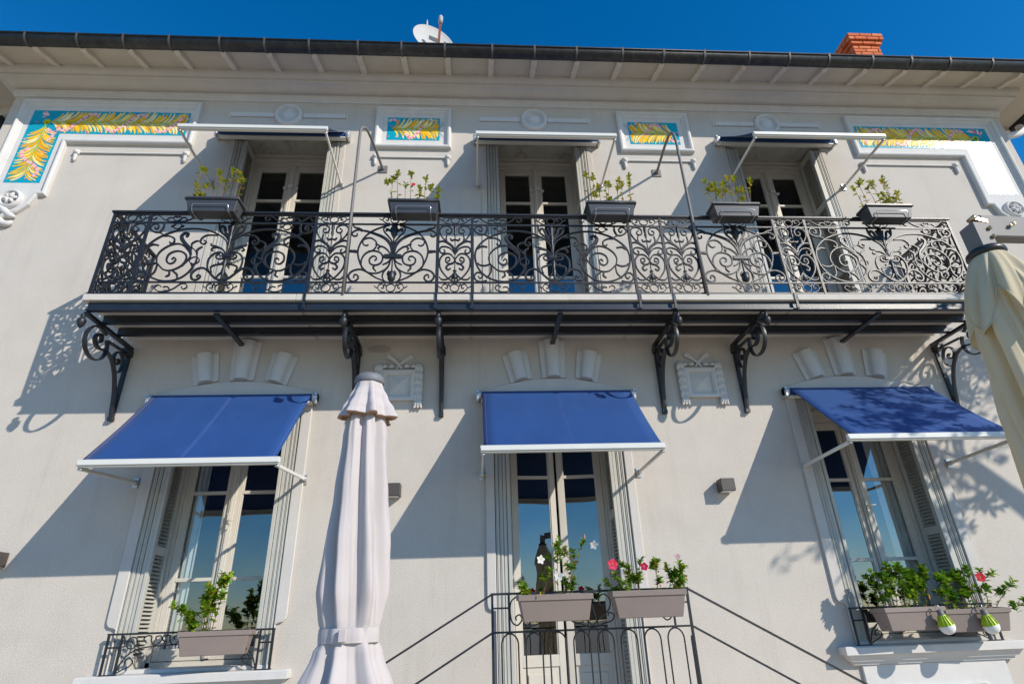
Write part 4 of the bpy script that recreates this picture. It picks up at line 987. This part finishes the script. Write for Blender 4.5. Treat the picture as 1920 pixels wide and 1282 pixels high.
def planter(x, y, z, L, D, H, matn, label, group, rotz=0.0, tilt=0.0, wire=False, cat='planter'):
    """tapered trough; z = rim top, y = centre of the trough"""
    t = thing('flower_trough', label, cat, (x, y, z-H), group, rot=(tilt, 0, rotz))
    m = MB(); k = .86; kd = .72; rim = .028
    b = [(-L/2*k, -D/2*kd, 0), (L/2*k, -D/2*kd, 0), (L/2*k, D/2*kd, 0), (-L/2*k, D/2*kd, 0)]; tp = [(-L/2*.965, -D/2*.93, H-rim), (L/2*.965, -D/2*.93, H-rim), (L/2*.965, D/2*.93, H-rim), (-L/2*.965, D/2*.93, H-rim)]
    m.add(b+tp, [(0, 3, 2, 1), (0, 1, 5, 4), (1, 2, 6, 5), (2, 3, 7, 6), (3, 0, 4, 7)]); m.build('trough_body', matn, t, local=True, bevel=0.004)
    r = MB()
    for (x0, x1, y0, y1) in ((-L/2, L/2, -D/2, -D/2+.016), (-L/2, L/2, D/2-.016, D/2), (-L/2, -L/2+.016, -D/2+.0165, D/2-.0165), (L/2-.016, L/2, -D/2+.0165, D/2-.0165)): r.box(x0, x1, y0, y1, H-rim-.012, H)
    r.build('rim', matn, t, local=True, bevel=0.003)
    s_ = MB(); s_.box(-L/2+.017, L/2-.017, -D/2+.017, D/2-.017, H-.06, H-.03); s_.build('soil', 'soil', t, local=True)
    for sx in (-1, 1):
        h = MB(); h.lathe([(.012, 0), (.012, .002), (.001, .002)], 12, (sx*L/2*.885, -.02, H*.22), 'x'); h.v = [((v[0]+sx*.0015), v[1], v[2]) for v in h.v]; h.build('drain_hole', 'vent_dark', t, local=True)
    if wire:
        w_ = MB(); hl = L*.335; yf = -D/2-.012
        w_.tube([(-hl, D/2*.72, -.006), (-hl, -D/2*.72-.012, -.006), (-hl, yf*.93, .055), (-hl+.012, yf*.94, .068), (hl-.012, yf*.94, .068), (hl, yf*.93, .055), (hl, -D/2*.72-.012, -.006), (hl, D/2*.72, -.006)], .0042, 6)
        w_.build('wire_holder', 'chrome_wire', t, local=True)
        w_ = MB(); w_.tube([(-L/2-.004, D/2+.006, H-.03), (-L/2-.004, -D/2-.004, H-.03), (L/2+.004, -D/2-.004, H-.03), (L/2+.004, D/2+.006, H-.03)], .0045, 6); w_.build('wire_loop', 'black_plastic', t, local=True)
    return t
YG = [(0.34, 0.40, 0.02), (0.44, 0.46, 0.03), (0.26, 0.34, 0.02), (0.50, 0.44, 0.03), (0.54, 0.38, 0.02), (0.22, 0.32, 0.02)]
DG = [(0.09, 0.24, 0.016), (0.14, 0.31, 0.02), (0.19, 0.37, 0.025), (0.06, 0.18, 0.014), (0.26, 0.42, 0.03), (0.33, 0.44, 0.035)]
def plant(x, y, z, stems, label, pal, leafL, seed, flowers=(), twig='twig_red', density=1.0, group=None, cat='plant', name='potted_shrub', along=.35, leafW=.38, upright=1.0):
    """stems: (dx, dy at the root, lean x, lean y, height, branches)"""
    t = thing(name, label, cat, (x, y, z), group); rnd = random.Random(seed); lv = MB()
    for (rx, ry, lx, ly, h, nb) in stems:
        s_ = MB(); base = Vector((x+rx, y+ry, z-.05)); tip = base+Vector((lx, ly, h+.05)); mid = base.lerp(tip, .5)+Vector((rnd.uniform(-.02, .02), rnd.uniform(-.02, .02), .0))
        path_ = spline([base, mid, tip], 5); s_.tube(path_, [.0042-.0025*i/(len(path_)-1) for i in range(len(path_))], 5); ends = [(tip, (tip-mid).normalized())]; stemsP = [path_]
        for b in range(nb):
            q = path_[int(len(path_)*rnd.uniform(.35, .8))]; d = Vector((rnd.uniform(-1, 1), rnd.uniform(-.7, .7), rnd.uniform(.5, 1.2))).normalized(); e = q+d*h*rnd.uniform(.22, .42)
            pb = spline([q, q.lerp(e, .5)+Vector((0, 0, .01)), e], 3); s_.tube(pb, .0022, 5); ends.append((e, d)); stemsP.append(pb)
        s_.build('stem', twig, t)
        for e, d in ends:                                         # leaf whorls at the tips
            for k in range(int(7*density)+2):
                a = k*2.4+rnd.random(); up = d.orthogonal().normalized(); sd_ = d.cross(up); o = up*math.cos(a)+sd_*math.sin(a)
                leaf_add(lv, e-d*rnd.uniform(0, leafL*1.3), (d*rnd.uniform(.5, 1.6)*upright+o).normalized(), d, leafL*rnd.uniform(.7, 1.15), leafL*leafW*rnd.uniform(.8, 1.2), rnd.choice(pal), .3, rnd.uniform(.1, .5))
        for pth in stemsP:
            for i in range(1, len(pth)):
                if rnd.random() < along*density:
                    for _ in range(2 if density > 1 else 1):
                        q = pth[i]; o = Vector((rnd.uniform(-1, 1), rnd.uniform(-1, 1), rnd.uniform(0, .9))).normalized(); leaf_add(lv, q, o, Vector((0, 0, 1)), leafL*rnd.uniform(.6, 1.05), leafL*leafW*rnd.uniform(.8, 1.2), rnd.choice(pal), .3, rnd.uniform(.1, .5))
    if lv.v: o = lv.build('leaves', 'leaf', t); o['kind'] = 'stuff'
    for (fx, fy, fz, r, col, kind) in flowers:
        p = Vector((x+fx, y+fy, z+fz)); 
        if kind == 'bud':
            b = MB(); b.lathe([(.0008, 0), (r*.35, r*.5), (r*.42, r), (r*.2, r*1.9), (.0005, r*2.4)], 7, tuple(p), col=col); b.build('flower_bud', 'petal', t)
        elif kind == 'trumpet': flower_mesh(p, Vector((rnd.uniform(-.6, .6), -1, rnd.uniform(-.1, .6))), r, col, 5, (0.75, 0.55, 0.1), True).build('flower', 'petal', t)
        else: flower_mesh(p, Vector((rnd.uniform(-.3, .3), -1, rnd.uniform(0, .4))), r, col, 5, (0.75, 0.45, 0.05)).build('flower', 'petal', t)
    return t
# five anthracite troughs hung outside the balcony rail
UB = [(-3.515, 'leftmost anthracite trough on the balcony rail, before the left window'), (-1.475, 'anthracite trough on the rail, second from the left, beside the bent pipe'), (0.615, 'anthracite trough on the rail at the right of the central window'),
      (1.985, 'anthracite trough on the rail, fourth from the left, before the right window'), (3.715, 'anthracite trough at the right end of the balcony rail')]
UL = ['yellowing shrub with thin stems in the leftmost balcony trough', 'sparse shrub with one small red flower in the second balcony trough', 'sparse olive shrub in the middle balcony trough', 'bushy yellow green shrub in the fourth balcony trough', 'shrub with five leafy tips in the rightmost balcony trough']
for i, (x, l) in enumerate(UB):
    zt = 3.655; planter(x, -.968, zt, .53, .19, .17, 'anthracite_plastic', l, 'anthracite troughs on the balcony rail', wire=True)
    rnd = random.Random(40+i); st = []
    for k in range(8):
        rx = lerp(-.22, .22, k/7)+rnd.uniform(-.02, .02); st.append((rx, rnd.uniform(-.03, .03), rx*rnd.uniform(.0, .35), rnd.uniform(-.05, .03), rnd.uniform(.24, .50), rnd.choice([0, 1, 1, 2])))
    fl = [(-.02, -.03, .27, .022, (0.62, 0.015, 0.05), 'open')] if i == 1 else []
    plant(x, -.968, zt-.03, st, UL[i], YG if i != 1 else YG[:3]+[(0.22, 0.24, 0.02)], .050, 90+i, fl, density=1.7, along=.3, upright=1.3, leafW=.42, group='shrubs in the balcony troughs')
# taupe troughs below
planter(-3.06, -.215, -.345, .58, .20, .185, 'taupe_plastic', 'taupe trough on the window guard of the left window', 'taupe troughs', rotz=.10)
plant(-3.16, -.20, -.36, [(-.03, 0, -.02, -.02, .38, 4), (.02, .01, .03, .0, .47, 4), (.0, -.02, .02, -.05, .33, 3), (-.06, 0, -.24, -.03, .22, 3), (-.08, .01, -.12, .0, .16, 2), (.03, 0, .06, .0, .40, 3)], 'bright leafy shrub in the trough of the left window', [(0.20, 0.36, 0.02), (0.28, 0.42, 0.02), (0.14, 0.30, 0.02), (0.36, 0.40, 0.03)], .058, 5, density=1.3, along=.9, leafW=.6)
planter(-.27, -1.235, -.185, .55, .20, .18, 'taupe_plastic', 'taupe trough with white flowers on the landing rail', 'taupe troughs', rotz=.02, tilt=.06)
planter(.425, -1.245, -.178, .55, .20, .185, 'taupe_plastic', 'taupe trough with red flowers on the landing rail', 'taupe troughs', rotz=-.03, tilt=.05)
WH = (0.78, 0.76, 0.72); RED = (0.68, 0.008, 0.075); MIX = DG+[(0.24, 0.34, 0.03), (0.30, 0.40, 0.04), (0.34, 0.28, 0.03)]
plant(-.255, -1.235, -.20, [(.02, 0, .03, -.02, .40, 3), (.04, .02, .20, -.01, .39, 3), (.05, 0, .10, .02, .22, 2), (-.20, -.02, -.08, -.04, .10, 2), (-.22, 0, -.02, .0, .09, 2), (-.12, -.04, .08, -.02, .18, 1), (.08, -.02, .06, -.02, .12, 2)],
      'tall white flowering climber in the trough before the central door', MIX, .045, 21,
      [(-.11, -.08, .25, .031, WH, 'trumpet'), (.31, -.06, .345, .032, WH, 'trumpet'), (.02, -.09, .13, .035, WH, 'trumpet'), (.24, -.06, .39, .016, (0.70, 0.30, 0.22), 'bud'), (-.02, -.04, .34, .013, (0.75, 0.42, 0.35), 'bud'), (-.13, -.14, .0, .012, (0.70, 0.45, 0.02), 'bud')], density=2.0, along=1.0, leafW=.5)
plant(.445, -1.245, -.20, [(-.20, -.02, -.06, -.03, .14, 2), (-.14, 0, .0, -.02, .20, 3), (-.06, 0, .03, 0, .24, 3), (.06, 0, .02, 0, .21, 3), (.14, 0, .02, 0, .19, 3), (.20, -.03, .05, -.03, .20, 3), (.17, -.05, .06, -.08, .08, 2), (-.22, 0, -.10, 0, .09, 2)],
      'green plant with two crimson flowers in the trough at the stair head', MIX, .046, 22,
      [(-.27, -.08, .20, .038, RED, 'open'), (-.03, -.07, .18, .028, RED, 'open'), (.24, -.06, .245, .022, (0.62, 0.40, 0.42), 'open'), (.06, -.12, .03, .014, (0.70, 0.35, 0.22), 'bud'), (.28, -.08, .07, .014, (0.70, 0.30, 0.15), 'bud')], density=2.0, along=1.0, leafW=.5)
planter(3.10, -.26, -.355, .60, .21, .19, 'taupe_plastic', 'left taupe trough on the guard of the right window', 'taupe troughs', rotz=.05)
planter(3.70, -.25, -.380, .60, .21, .19, 'taupe_plastic', 'right taupe trough on the guard of the right window', 'taupe troughs', rotz=-.06, tilt=.05)
rnd = random.Random(77)
st = [(lerp(-.24, .24, k/8), rnd.uniform(-.04, .04), rnd.uniform(-.08, .08), rnd.uniform(-.09, .03), rnd.uniform(.20, .36), 4) for k in range(9)]
plant(3.10, -.26, -.37, st, 'dense dark green shrub in the left trough of the right window', DG, .056, 31, [(.16, -.12, .07, .018, (0.72, 0.36, 0.02), 'bud'), (.02, -.11, .13, .014, (0.72, 0.40, 0.02), 'bud')], density=1.7, along=1.0, leafW=.62)
st = [(lerp(-.24, .24, k/8), rnd.uniform(-.04, .04), rnd.uniform(-.05, .05), rnd.uniform(-.09, .03), rnd.uniform(.16, .33), 3) for k in range(7)]+[(.22, 0, .26, -.06, .22, 2), (.24, -.02, .30, -.10, .06, 2), (.18, 0, .05, 0, .33, 3)]
plant(3.70, -.25, -.39, st, 'straggling green shrub with one red flower in the right trough of the right window', DG, .056, 32, [(.135, -.10, .265, .040, (0.72, 0.006, 0.02), 'open'), (.27, -.06, .29, .018, (0.72, 0.40, 0.02), 'bud')], density=1.4, along=1.0, leafW=.62)

# solar bulbs hooked on the rims
def bulb(x, y, z, label):
    t = thing('bulb_lantern', label, 'lantern', (x, y, z), 'bulb lanterns on the troughs', rot=(.0, -.22, .2)); t.scale = (1.5, 1.5, 1.4)
    m = MB(); m.tube(spline([(0, .02, .0), (0, .018, .022), (0, .0, .03), (0, -.006, .012), (0, 0, -.004)], 4), .003, 6); m.build('hook', 'chrome_wire', t, local=True)
    m = MB(); m.lathe([(.001, .0), (.017, -.002), (.018, -.022), (.02, -.03)], 16); m.build('collar', 'grey_alu', t, local=True)
    m = MB(); m.lathe([(.02, -.03), (.026, -.05), (.038, -.085), (.042, -.092)], 24); m.build('ribbed_shade', 'bulb_green', t, local=True)
    for k in range(14):
        a = 2*PI*k/14; r = MB(); r.tube([(.022*math.cos(a), .022*math.sin(a), -.034), (.041*math.cos(a), .041*math.sin(a), -.088)], .0026, 5); r.build('rib', 'bulb_green', t, local=True)
    m = MB(); m.lathe([(.0425, -.092), (.0435, -.10), (.040, -.118), (.030, -.134), (.015, -.143), (.001, -.145)], 24); m.build('dome', 'bulb_white', t, local=True)
bulb(3.29, -.41, -.385, 'green ribbed bulb lantern hanging from the left trough of the right window')
bulb(3.70, -.41, -.395, 'green ribbed bulb lantern hanging from the right trough of the right window')

# ------------------------------------------------------------------ window guards
def guard(c, label):
    t = thing('window_guard', label, 'railing', (c, 0, -.66), 'iron guards on the window sills'); y = -.075; x0, x1 = c-.70, c+.70; zt, zb = -.345, -.652
    m = MB(); m.box(x0-.01, x1+.01, y-.014, y+.014, zt-.008, zt+.008); m.build('top_rail', 'black_iron', t, bevel=0.002)
    for s, x in ((1, x0), (-1, x1)):
        for xx in (x, x+s*.115):
            m = MB(); m.box(xx-.008, xx+.008, y-.008, y+.008, zb, zt-.0085); m.build('upright', 'black_iron', t)
        m = MB(); a, b = sorted((x-s*.012, x+s*.13)); m.box(a, b, y-.012, y+.03, zb-.006, zb-.0005); m.build('foot', 'black_iron', t); m = MB(); a, b = sorted((x+s*.0085, x+s*.1065)); m.box(a, b, y-.006, y+.006, zt-.11, zt-.096); m.build('cross_bar', 'black_iron', t)
        big = [(.13, -.015), (.15, -.06), (.19, -.03), (.235, -.035), (.25, -.075), (.22, -.115), (.175, -.105), (.165, -.07), (.195, -.055), (.215, -.078)]
        big2 = [(.125, -.30), (.17, -.275), (.225, -.25), (.245, -.215), (.215, -.19), (.185, -.205), (.19, -.235)]
        arm = [(.12, -.305), (.16, -.20), (.25, -.125), (.36, -.105), (.48, -.098), (.60, -.095)]
        lit = [(.33, -.075), (.30, -.045), (.32, -.02), (.36, -.025), (.365, -.06), (.40, -.095), (.45, -.06), (.44, -.025), (.40, -.03), (.405, -.055)]
        lit2 = [(p[0]+.155, p[1]) for p in lit]
        for P in (big, big2, arm, lit, lit2):
            m = MB(); q = spline([(x+s*a, zt+b) for a, b in P], 5); m.ribbon([(p.x, p.y) for p in q], .011, .014, y); m.build('scroll', 'black_iron', t)
guard(LO[0][0], 'scrolled iron guard on the sill of the downstairs left window'); guard(LO[2][0], 'iron guard behind the two troughs of the downstairs right window')

# ------------------------------------------------------------------ landing railing
t = thing('stair_railing', 'thin black iron railing round the landing with handrails falling to both sides', 'railing', (0, -1.1, -1.4))
RY = -1.10; x0, x1, zt, zm, zb = -.725, .785, -.168, -.430, -1.39
m = MB(); m.box(x0-.012, x1+.012, RY-.014, RY+.014, zt-.008, zt+.008); m.build('top_rail', 'black_iron', t)
m = MB(); m.box(x0+.0095, x1-.0095, RY-.008, RY+.008, zm-.007, zm+.007); m.build('middle_rail', 'black_iron', t)
for x in (x0, x1):
    m = MB(); m.box(x-.009, x+.009, RY-.009, RY+.009, zb-.008, zt-.0085); m.build('newel', 'black_iron', t)
for x in (x0+.125, x1-.125):
    m = MB(); m.box(x-.007, x+.007, RY-.007, RY+.007, zm+.0075, zt-.0085); m.build('upright', 'black_iron', t)
for a, b in ((x0, x0+.125), (x1-.125, x1)):
    m = MB(); m.box(a+.0095, b-.0075, RY-.006, RY+.006, -.272, -.260); m.build('cross_bar', 'black_iron', t)
pitch = .1785
xc = x0-.052
while xc < x1+.06:
    pts = [(xc-.062, zb), (xc-.062, zm-.085)]+[(xc-.062*math.cos(a), zm-.085+.075*math.sin(a)) for a in [PI*k/12 for k in range(1, 12)]]+[(xc+.062, zm-.085), (xc+.062, zb)]
    pts = [(x, z) for x, z in pts if x0+.012 < x < x1-.012]
    if len(pts) > 2: m = MB(); m.ribbon(pts, .012, .016, RY); m.build('arch_baluster', 'black_iron', t)
    xc += pitch
def curl(P, s, x):
    m = MB(); q = spline([(x+s*a, b) for a, b in P], 5); m.ribbon([(p.x, p.y) for p in q], .011, .014, RY); m.build('scroll', 'black_iron', t)
for s, x in ((1, x0+.125), (-1, x1-.125)):
    curl([(.06, -.19), (.02, -.22), (.008, -.28), (.02, -.36), (.06, -.385), (.095, -.35), (.08, -.315), (.05, -.33), (.055, -.352)], s, x)
for s in (-1, 1):
    curl([(.0, -.41), (.05, -.36), (.13, -.30), (.145, -.23), (.10, -.19), (.06, -.22), (.07, -.265), (.10, -.26)], s, .03)
    curl([(.01, -.42), (.08, -.395), (.15, -.375), (.165, -.335), (.13, -.32), (.12, -.345)], s, .03); curl([(.0, -.25), (.02, -.32), (.04, -.41)], s, .03)
for s, x, L in ((-1, x0, 1.25), (1, x1, 1.45)):
    k = .556
    for z, nm in ((zt, 'handrail'), (zm, 'lower_rail')):
        m = MB(); m.bar((x, RY, z), (x+s*L, RY, z-L*k), .022 if nm == 'handrail' else .014, .014); m.build(nm, 'black_iron', t)
    m = MB(); m.box(x+s*L-.009, x+s*L+.009, RY-.009, RY+.009, GZ, zt-L*k-.008); m.build('newel', 'black_iron', t)

# ------------------------------------------------------------------ satellite dish
dc = Vector((-1.49, .35, 7.93)); nrm = Vector((.40, -.90, .10)).normalized()
t = thing('satellite_dish', 'white satellite dish on the roof behind the gutter', 'satellite dish', (-1.50, .75, 6.86))
Q = nrm.to_track_quat('Z', 'Y').to_matrix()
def dpt(x, y, z): return dc+Q @ Vector((x, y, z))
m = MB(); prof = [(.001, 0), (.10, .004), (.2, .018), (.28, .040), (.33, .058), (.338, .064), (.345, .06), (.33, .05), (.28, .030), (.2, .008), (.1, -.008), (.001, -.012)]
m.lathe(prof, 40); m.v = [tuple(dpt(v[0], v[1], v[2])) for v in m.v]; dish = m.build('reflector', 'dish_white', t)
def decal(u, v, w, h):                                            # lies on the bowl, follows its up direction
    q = []; a_ = Q.inverted() @ Vector((1, 0, 0)); a_.z = 0; a_.normalize(); b_ = Vector((-a_.y, a_.x, 0))
    if (Q @ b_).z < 0: b_ = -b_
    for sx, sy in ((-1, -1), (1, -1), (1, 1), (-1, 1)):
        p = a_*(u+sx*w/2)+b_*(v+sy*h/2); r2 = p.length; q.append(tuple(dpt(p.x, p.y, r2*r2*.50+.004)))
    return q
m = MB(); m.poly(decal(.02, .10, .17, .09)); m.build('name_plate', 'dark_plate', dish)
m = MB(); m.poly([tuple(Vector(p)+nrm*.002) for p in decal(.04, .075, .10, .026)]); m.build('plate_print', 'dish_white', dish)
m = MB(); e = Vector((-1.35, .05, 8.02)); b0 = dpt(.0, 0, 0)+Vector((.10, -.12, -.36)); m.bar(b0, e, .035, .035, up=(1, 0, .2)); m.build('feed_arm', 'rust', t)
m = MB(); d = (e-b0).normalized(); m.tube([e-d*.03, e+d*.02, e+d*.075, e+d*.10], [.030, .036, .034, .02], 12); m.build('feed_horn', 'dish_white', t)
m = MB(); m.tube([(-1.50, .78, 6.85), (-1.50, .78, 8.3)], .024, 10); m.bar((-1.5, .78, 8.05), dpt(0, 0, -.01), .05, .05); m.build('mast', 'cast_alu', t)
m = MB(); m.tube([(-1.60, .45, 8.0), (-1.60, .45, 8.52), (-1.60, .45, 8.62)], [.018, .016, .006], 8); m.bar((-1.60, .45, 8.05), (-1.5, .78, 8.05), .03, .03); m.build('rod_antenna', 'dish_white', t)

# ------------------------------------------------------------------ closed white parasol
PXc, PYc = -1.485, -2.6
t = thing('parasol', 'closed white parasol with a strap, in front of the wall', 'parasol', (PXc, PYc, GZ))
m = MB(); m.tube([(PXc, PYc, GZ), (PXc, PYc, 1.0)], .02, 12); m.build('pole', 'grey_alu', t)
m = MB(); m.box(PXc-.3, PXc+.3, PYc-.3, PYc+.3, GZ+.002, GZ+.07); m.build('base', 'grey_alu', t, bevel=0.01)
def cloth_tube(zr, nth, cx_, cy_, lobes, amp, seed, sharp=1.6, twist=0.0):
    rnd = random.Random(seed); m = MB(); n = nth; vs = []; ph = [rnd.uniform(0, 2*PI) for _ in range(6)]
    for j, (z, r, a_) in enumerate(zr):
        for k in range(n):
            th = 2*PI*k/n; tt = th+twist*(z-zr[0][0])
            f = math.sin(lobes*tt+ph[0]+.5*math.sin(2*tt+ph[1]+z*1.4)); f = math.copysign(abs(f)**(1/sharp), f)
            f2 = math.sin((lobes*1.9)*tt+ph[2]+z*2.2)*.35+math.sin(3*tt+ph[3]+z*3.1)*.3
            fw = .05*math.sin(29*tt+ph[4]+5*math.sin(z*2.3+ph[1]))*max(0, math.sin(3*th+z*4+ph[5]))+.02*math.sin(47*tt+ph[2]+z*3)
            rr = r*(1+amp*a_*(f+f2+fw)); vs.append((cx_+rr*math.cos(th), cy_+rr*math.sin(th), z))
    J = len(zr); fs = [(j*n+k, j*n+(k+1) % n, (j+1)*n+(k+1) % n, (j+1)*n+k) for j in range(J-1) for k in range(n)]
    m.add(vs, fs, smooth=True); return m
def interp(tab, n):
    out = []
    for i in range(n):
        s = i/(n-1)*(tab[0][0]-tab[-1][0]); z = tab[0][0]-s
        for a, b in zip(tab, tab[1:]):
            if b[0] <= z <= a[0]:
                u = (a[0]-z)/(a[0]-b[0]); u2 = u*u*(3-2*u); out.append((z, lerp(a[1], b[1], u2), lerp(a[2], b[2], u))); break
    return out
body = interp([(.955, .070, .4), (.80, .090, .9), (.60, .108, 1.0), (.30, .128, 1.0), (.0, .150, 1.0), (-.20, .160, .9), (-.33, .146, .6), (-.372, .138, .35), (-.43, .138, .35), (-.47, .150, .7), (-.65, .200, 1.0), (-.90, .235, 1.2), (-1.15, .25, 1.3)], 90)
cloth_tube(body, 240, PXc, PYc, 7, .19, 5, sharp=1.25, twist=.30).build('canopy', 'parasol_white', t)
sk_ = interp([(.965, .074, .05), (.93, .082, .3), (.86, .105, .7), (.78, .135, 1.0), (.735, .150, 1.15)], 26)
sm = cloth_tube(sk_, 160, PXc, PYc, 7, .15, 9)
so_ = sm.build('vent_skirt', 'parasol_white', t)
hz = sk_[-1][0]
hem = MB(); n = 160; base = sm.v[-n:]; v2 = [((p[0]-PXc)*.88+PXc, (p[1]-PYc)*.88+PYc, p[2]-.008) for p in base]
v3 = [((p[0]-PXc)*.80+PXc, (p[1]-PYc)*.80+PYc, p[2]+.03) for p in base]
hem.add(base+v2+v3, [(k, (k+1) % n, n+(k+1) % n, n+k) for k in range(n)]+[(n+k, n+(k+1) % n, 2*n+(k+1) % n, 2*n+k) for k in range(n)], smooth=True); hem.build('hem', 'parasol_lining', so_)
m = MB(); m.lathe([(.084, .955), (.089, .965), (.086, .99), (.070, 1.008), (.03, 1.018), (.001, 1.02)], 36, (PXc, PYc, 0)); m.build('cap', 'parasol_cap', t)
strap = interp([(-.368, .150, .25), (-.40, .152, .25), (-.434, .150, .25)], 8)
cloth_tube(strap, 200, PXc, PYc, 8, .10, 5, twist=.35).build('strap', 'parasol_white', t)
m = MB(); m.box(PXc-.022, PXc+.018, PYc-.175, PYc-.160, -.43, -.372); m.build('strap_tab', 'parasol_white', t, bevel=0.004)

# ------------------------------------------------------------------ closed beige cantilever parasol
HX, HY = 1.185, -4.10
t = thing('cantilever_parasol', 'closed beige cantilever parasol hanging from a grey arm at the right', 'parasol', (3.6, -3.6, GZ))
d_ = Vector((1.0, .18, .115)).normalized(); hub = Vector((HX, HY, .975))
m = MB(); m.bar(hub+d_*.03+Vector((0, 0, .035)), hub+d_*2.45+Vector((0, 0, .035)), .052, .105); m.build('boom', 'grey_alu', t, bevel=0.004)
m = MB(); m.box(3.55-.05, 3.55+.05, -3.66-.05, -3.66+.05, GZ+.07, 1.25); m.build('mast', 'grey_alu', t, bevel=0.006)
m = MB(); m.box(3.05, 4.05, -4.15, -3.15, GZ+.002, GZ+.069); m.build('base', 'grey_alu', t, bevel=0.01)
m = MB(); m.box(HX-.036, HX+.032, HY-.036, HY+.036, .90, 1.02); hb = m.build('hub_block', 'grey_alu', t, bevel=0.004)
for dz in (.945, .985):
    m = MB(); m.lathe([(.007, 0), (.009, .006), (.005, .012), (.001, .013)], 10, (HX+.024, HY-.036, dz), 'y'); m.build('bolt', 'brass', hb)
m = MB(); m.lathe([(.007, 0), (.010, .005), (.006, .013), (.001, .014)], 10, (HX+.165, HY-.004, 1.028), 'y'); m.bar((HX+.15, HY-.012, 1.02), (HX+.18, HY-.008, 1.035), .007, .010); m.build('bolt', 'brass', hb)
m = MB(); m.bar((HX-.02, HY-.03, 1.035), (HX+.03, HY-.03, 1.02), .018, .014); m.tube([(HX-.022, HY-.045, 1.037), (HX-.022, HY-.012, 1.037)], .010, 10); m.build('pulley', 'brass', hb)
m = MB(); m.tube([(HX+.02, HY-.02, 1.03), (HX+2.2, HY+.38, 1.20)], .0022, 5); m.build('cable', 'rubber_black', t)
m = MB(); m.lathe([(.03, .905), (.055, .902), (.066, .892), (.068, .878), (.06, .868), (.03, .862)], 32, (HX, HY, 0)); m.build('collar_ring', 'black_plastic', t)
def pleat(th, n, ph):                                             # rounded ridges with sharp valleys
    return abs(math.cos(n*th/2+ph))**.8*2-1
body = interp([(.868, .055, .15), (.82, .070, .5), (.70, .092, .9), (.50, .112, 1.0), (.20, .130, 1.1), (-.2, .142, 1.1), (-.6, .142, 1.0), (-.9, .13, .8)], 90)
m = MB(); n = 240; vs = []
for z, r, a_ in body:
    for k in range(n):
        th = 2*PI*k/n; tt = th+.35*(z-.87)+.10*math.sin(2*th+z*2)
        f = .75*pleat(tt, 7, .4)+.35*pleat(tt, 12, 1.1+z)+.10*math.sin(29*tt+4*math.sin(z*3))*max(0, math.sin(3*th+z*5))+.05*math.sin(43*tt+z*4); rr = r*(1+.30*a_*f); vs.append((HX+rr*math.cos(th), HY+rr*math.sin(th), z))
m.add(vs, [(j*n+k, j*n+(k+1) % n, (j+1)*n+(k+1) % n, (j+1)*n+k) for j in range(len(body)-1) for k in range(n)], smooth=True); m.build('canopy', 'parasol_beige', t)
# vent flap draped round the top with hanging points
m = MB(); n = 240; vs = []; J = 40
for j in range(J+1):
    v = j/J
    for k in range(n):
        th = 2*PI*k/n; tt = th+.22*v; pk = (pleat(tt, 5, .95)+1)/2; dv = (.155+.185*pk**1.6)*v
        f = .8*pleat(tt, 5, .95)+.45*pleat(tt+.2*v, 10, .3)+.2*math.sin(17*th+3*v)
        rr = .057+(.074)*v**.7+.042*v**.9*f; rr *= 1-.12*v*v
        vs.append((HX+rr*math.cos(th), HY+rr*math.sin(th), .868-dv))
m.add(vs, [(j*n+k, j*n+(k+1) % n, (j+1)*n+(k+1) % n, (j+1)*n+k) for j in range(J) for k in range(n)], smooth=True)
vf = m.build('vent_flap', 'parasol_beige', t)
hm = MB(); hm.tube(vs[-n:], .003, 6, closed=True); hm.build('hem', 'parasol_beige', vf)

# ------------------------------------------------------------------ tree whose branches shade the right window
def tree(x, y, label, seed):
    t = thing('plane_tree', label, 'tree', (x, y, GZ)); rnd = random.Random(seed)
    top = Vector((x-1.35, y+.15, 3.25)); tr = MB(); tr.tube(spline([Vector((x, y, GZ)), Vector((x+.04, y, 0.3)), Vector((x-.35, y+.05, 2.2)), top], 4), [.14, .135, .13, .125, .12, .115, .11, .10, .095, .09, .08, .07, .06], 12); tr.build('trunk', 'bark', t)
    lv = MB(); br = MB(); GR = [(0.05, 0.11, 0.02), (0.07, 0.13, 0.025), (0.09, 0.14, 0.03)]
    def grow(p, d, L, r, dep):
        e = p+d*L; q = p.lerp(e, .5)+Vector((rnd.uniform(-.1, .1), rnd.uniform(-.1, .1), rnd.uniform(-.06, .1)))*L
        pts = spline([p, q, e], 3); br.tube(pts, [r*(1-.4*i/(len(pts)-1)) for i in range(len(pts))], 6 if dep > 2 else 4)
        if dep == 0:
            big = rnd.random()
            for _ in range(14 if big < .28 else (3 if big < .6 else 0)):
                o = Vector((rnd.uniform(-1, 1), rnd.uniform(-1, 1), rnd.uniform(-.8, .8))).normalized(); leaf_add(lv, e-d*rnd.uniform(0, .12)+o*.02, o, Vector((0, 0, 1)), rnd.uniform(.06, .12), rnd.uniform(.03, .055), rnd.choice(GR), .2, .2)
            return
        for k in range(3):
            nd = (d+Vector((rnd.uniform(-1, 1), rnd.uniform(-1, 1), rnd.uniform(-.7, .7)))*.72).normalized(); grow(e if k else p.lerp(e, .7), nd, L*rnd.uniform(.62, .86), r*.6, dep-1)
    for k, (dx, dy, dz) in enumerate(((-.95, .1, .25), (-.8, -.4, .45), (-.75, .5, .10), (-.4, .3, .8), (-.6, .1, -.35), (-.95, -.1, -.10), (.2, -.5, .8))):
        grow(top-Vector((0, 0, .07*k)), Vector((dx, dy, dz)).normalized(), .60, .030, 4)
    br.build('branches', 'bark', t); o = lv.build('leaves', 'leaf', t); o['kind'] = 'stuff'
tree(8.75, -2.75, 'sparse tree outside the right edge that throws branch shadows on the awning', 12)
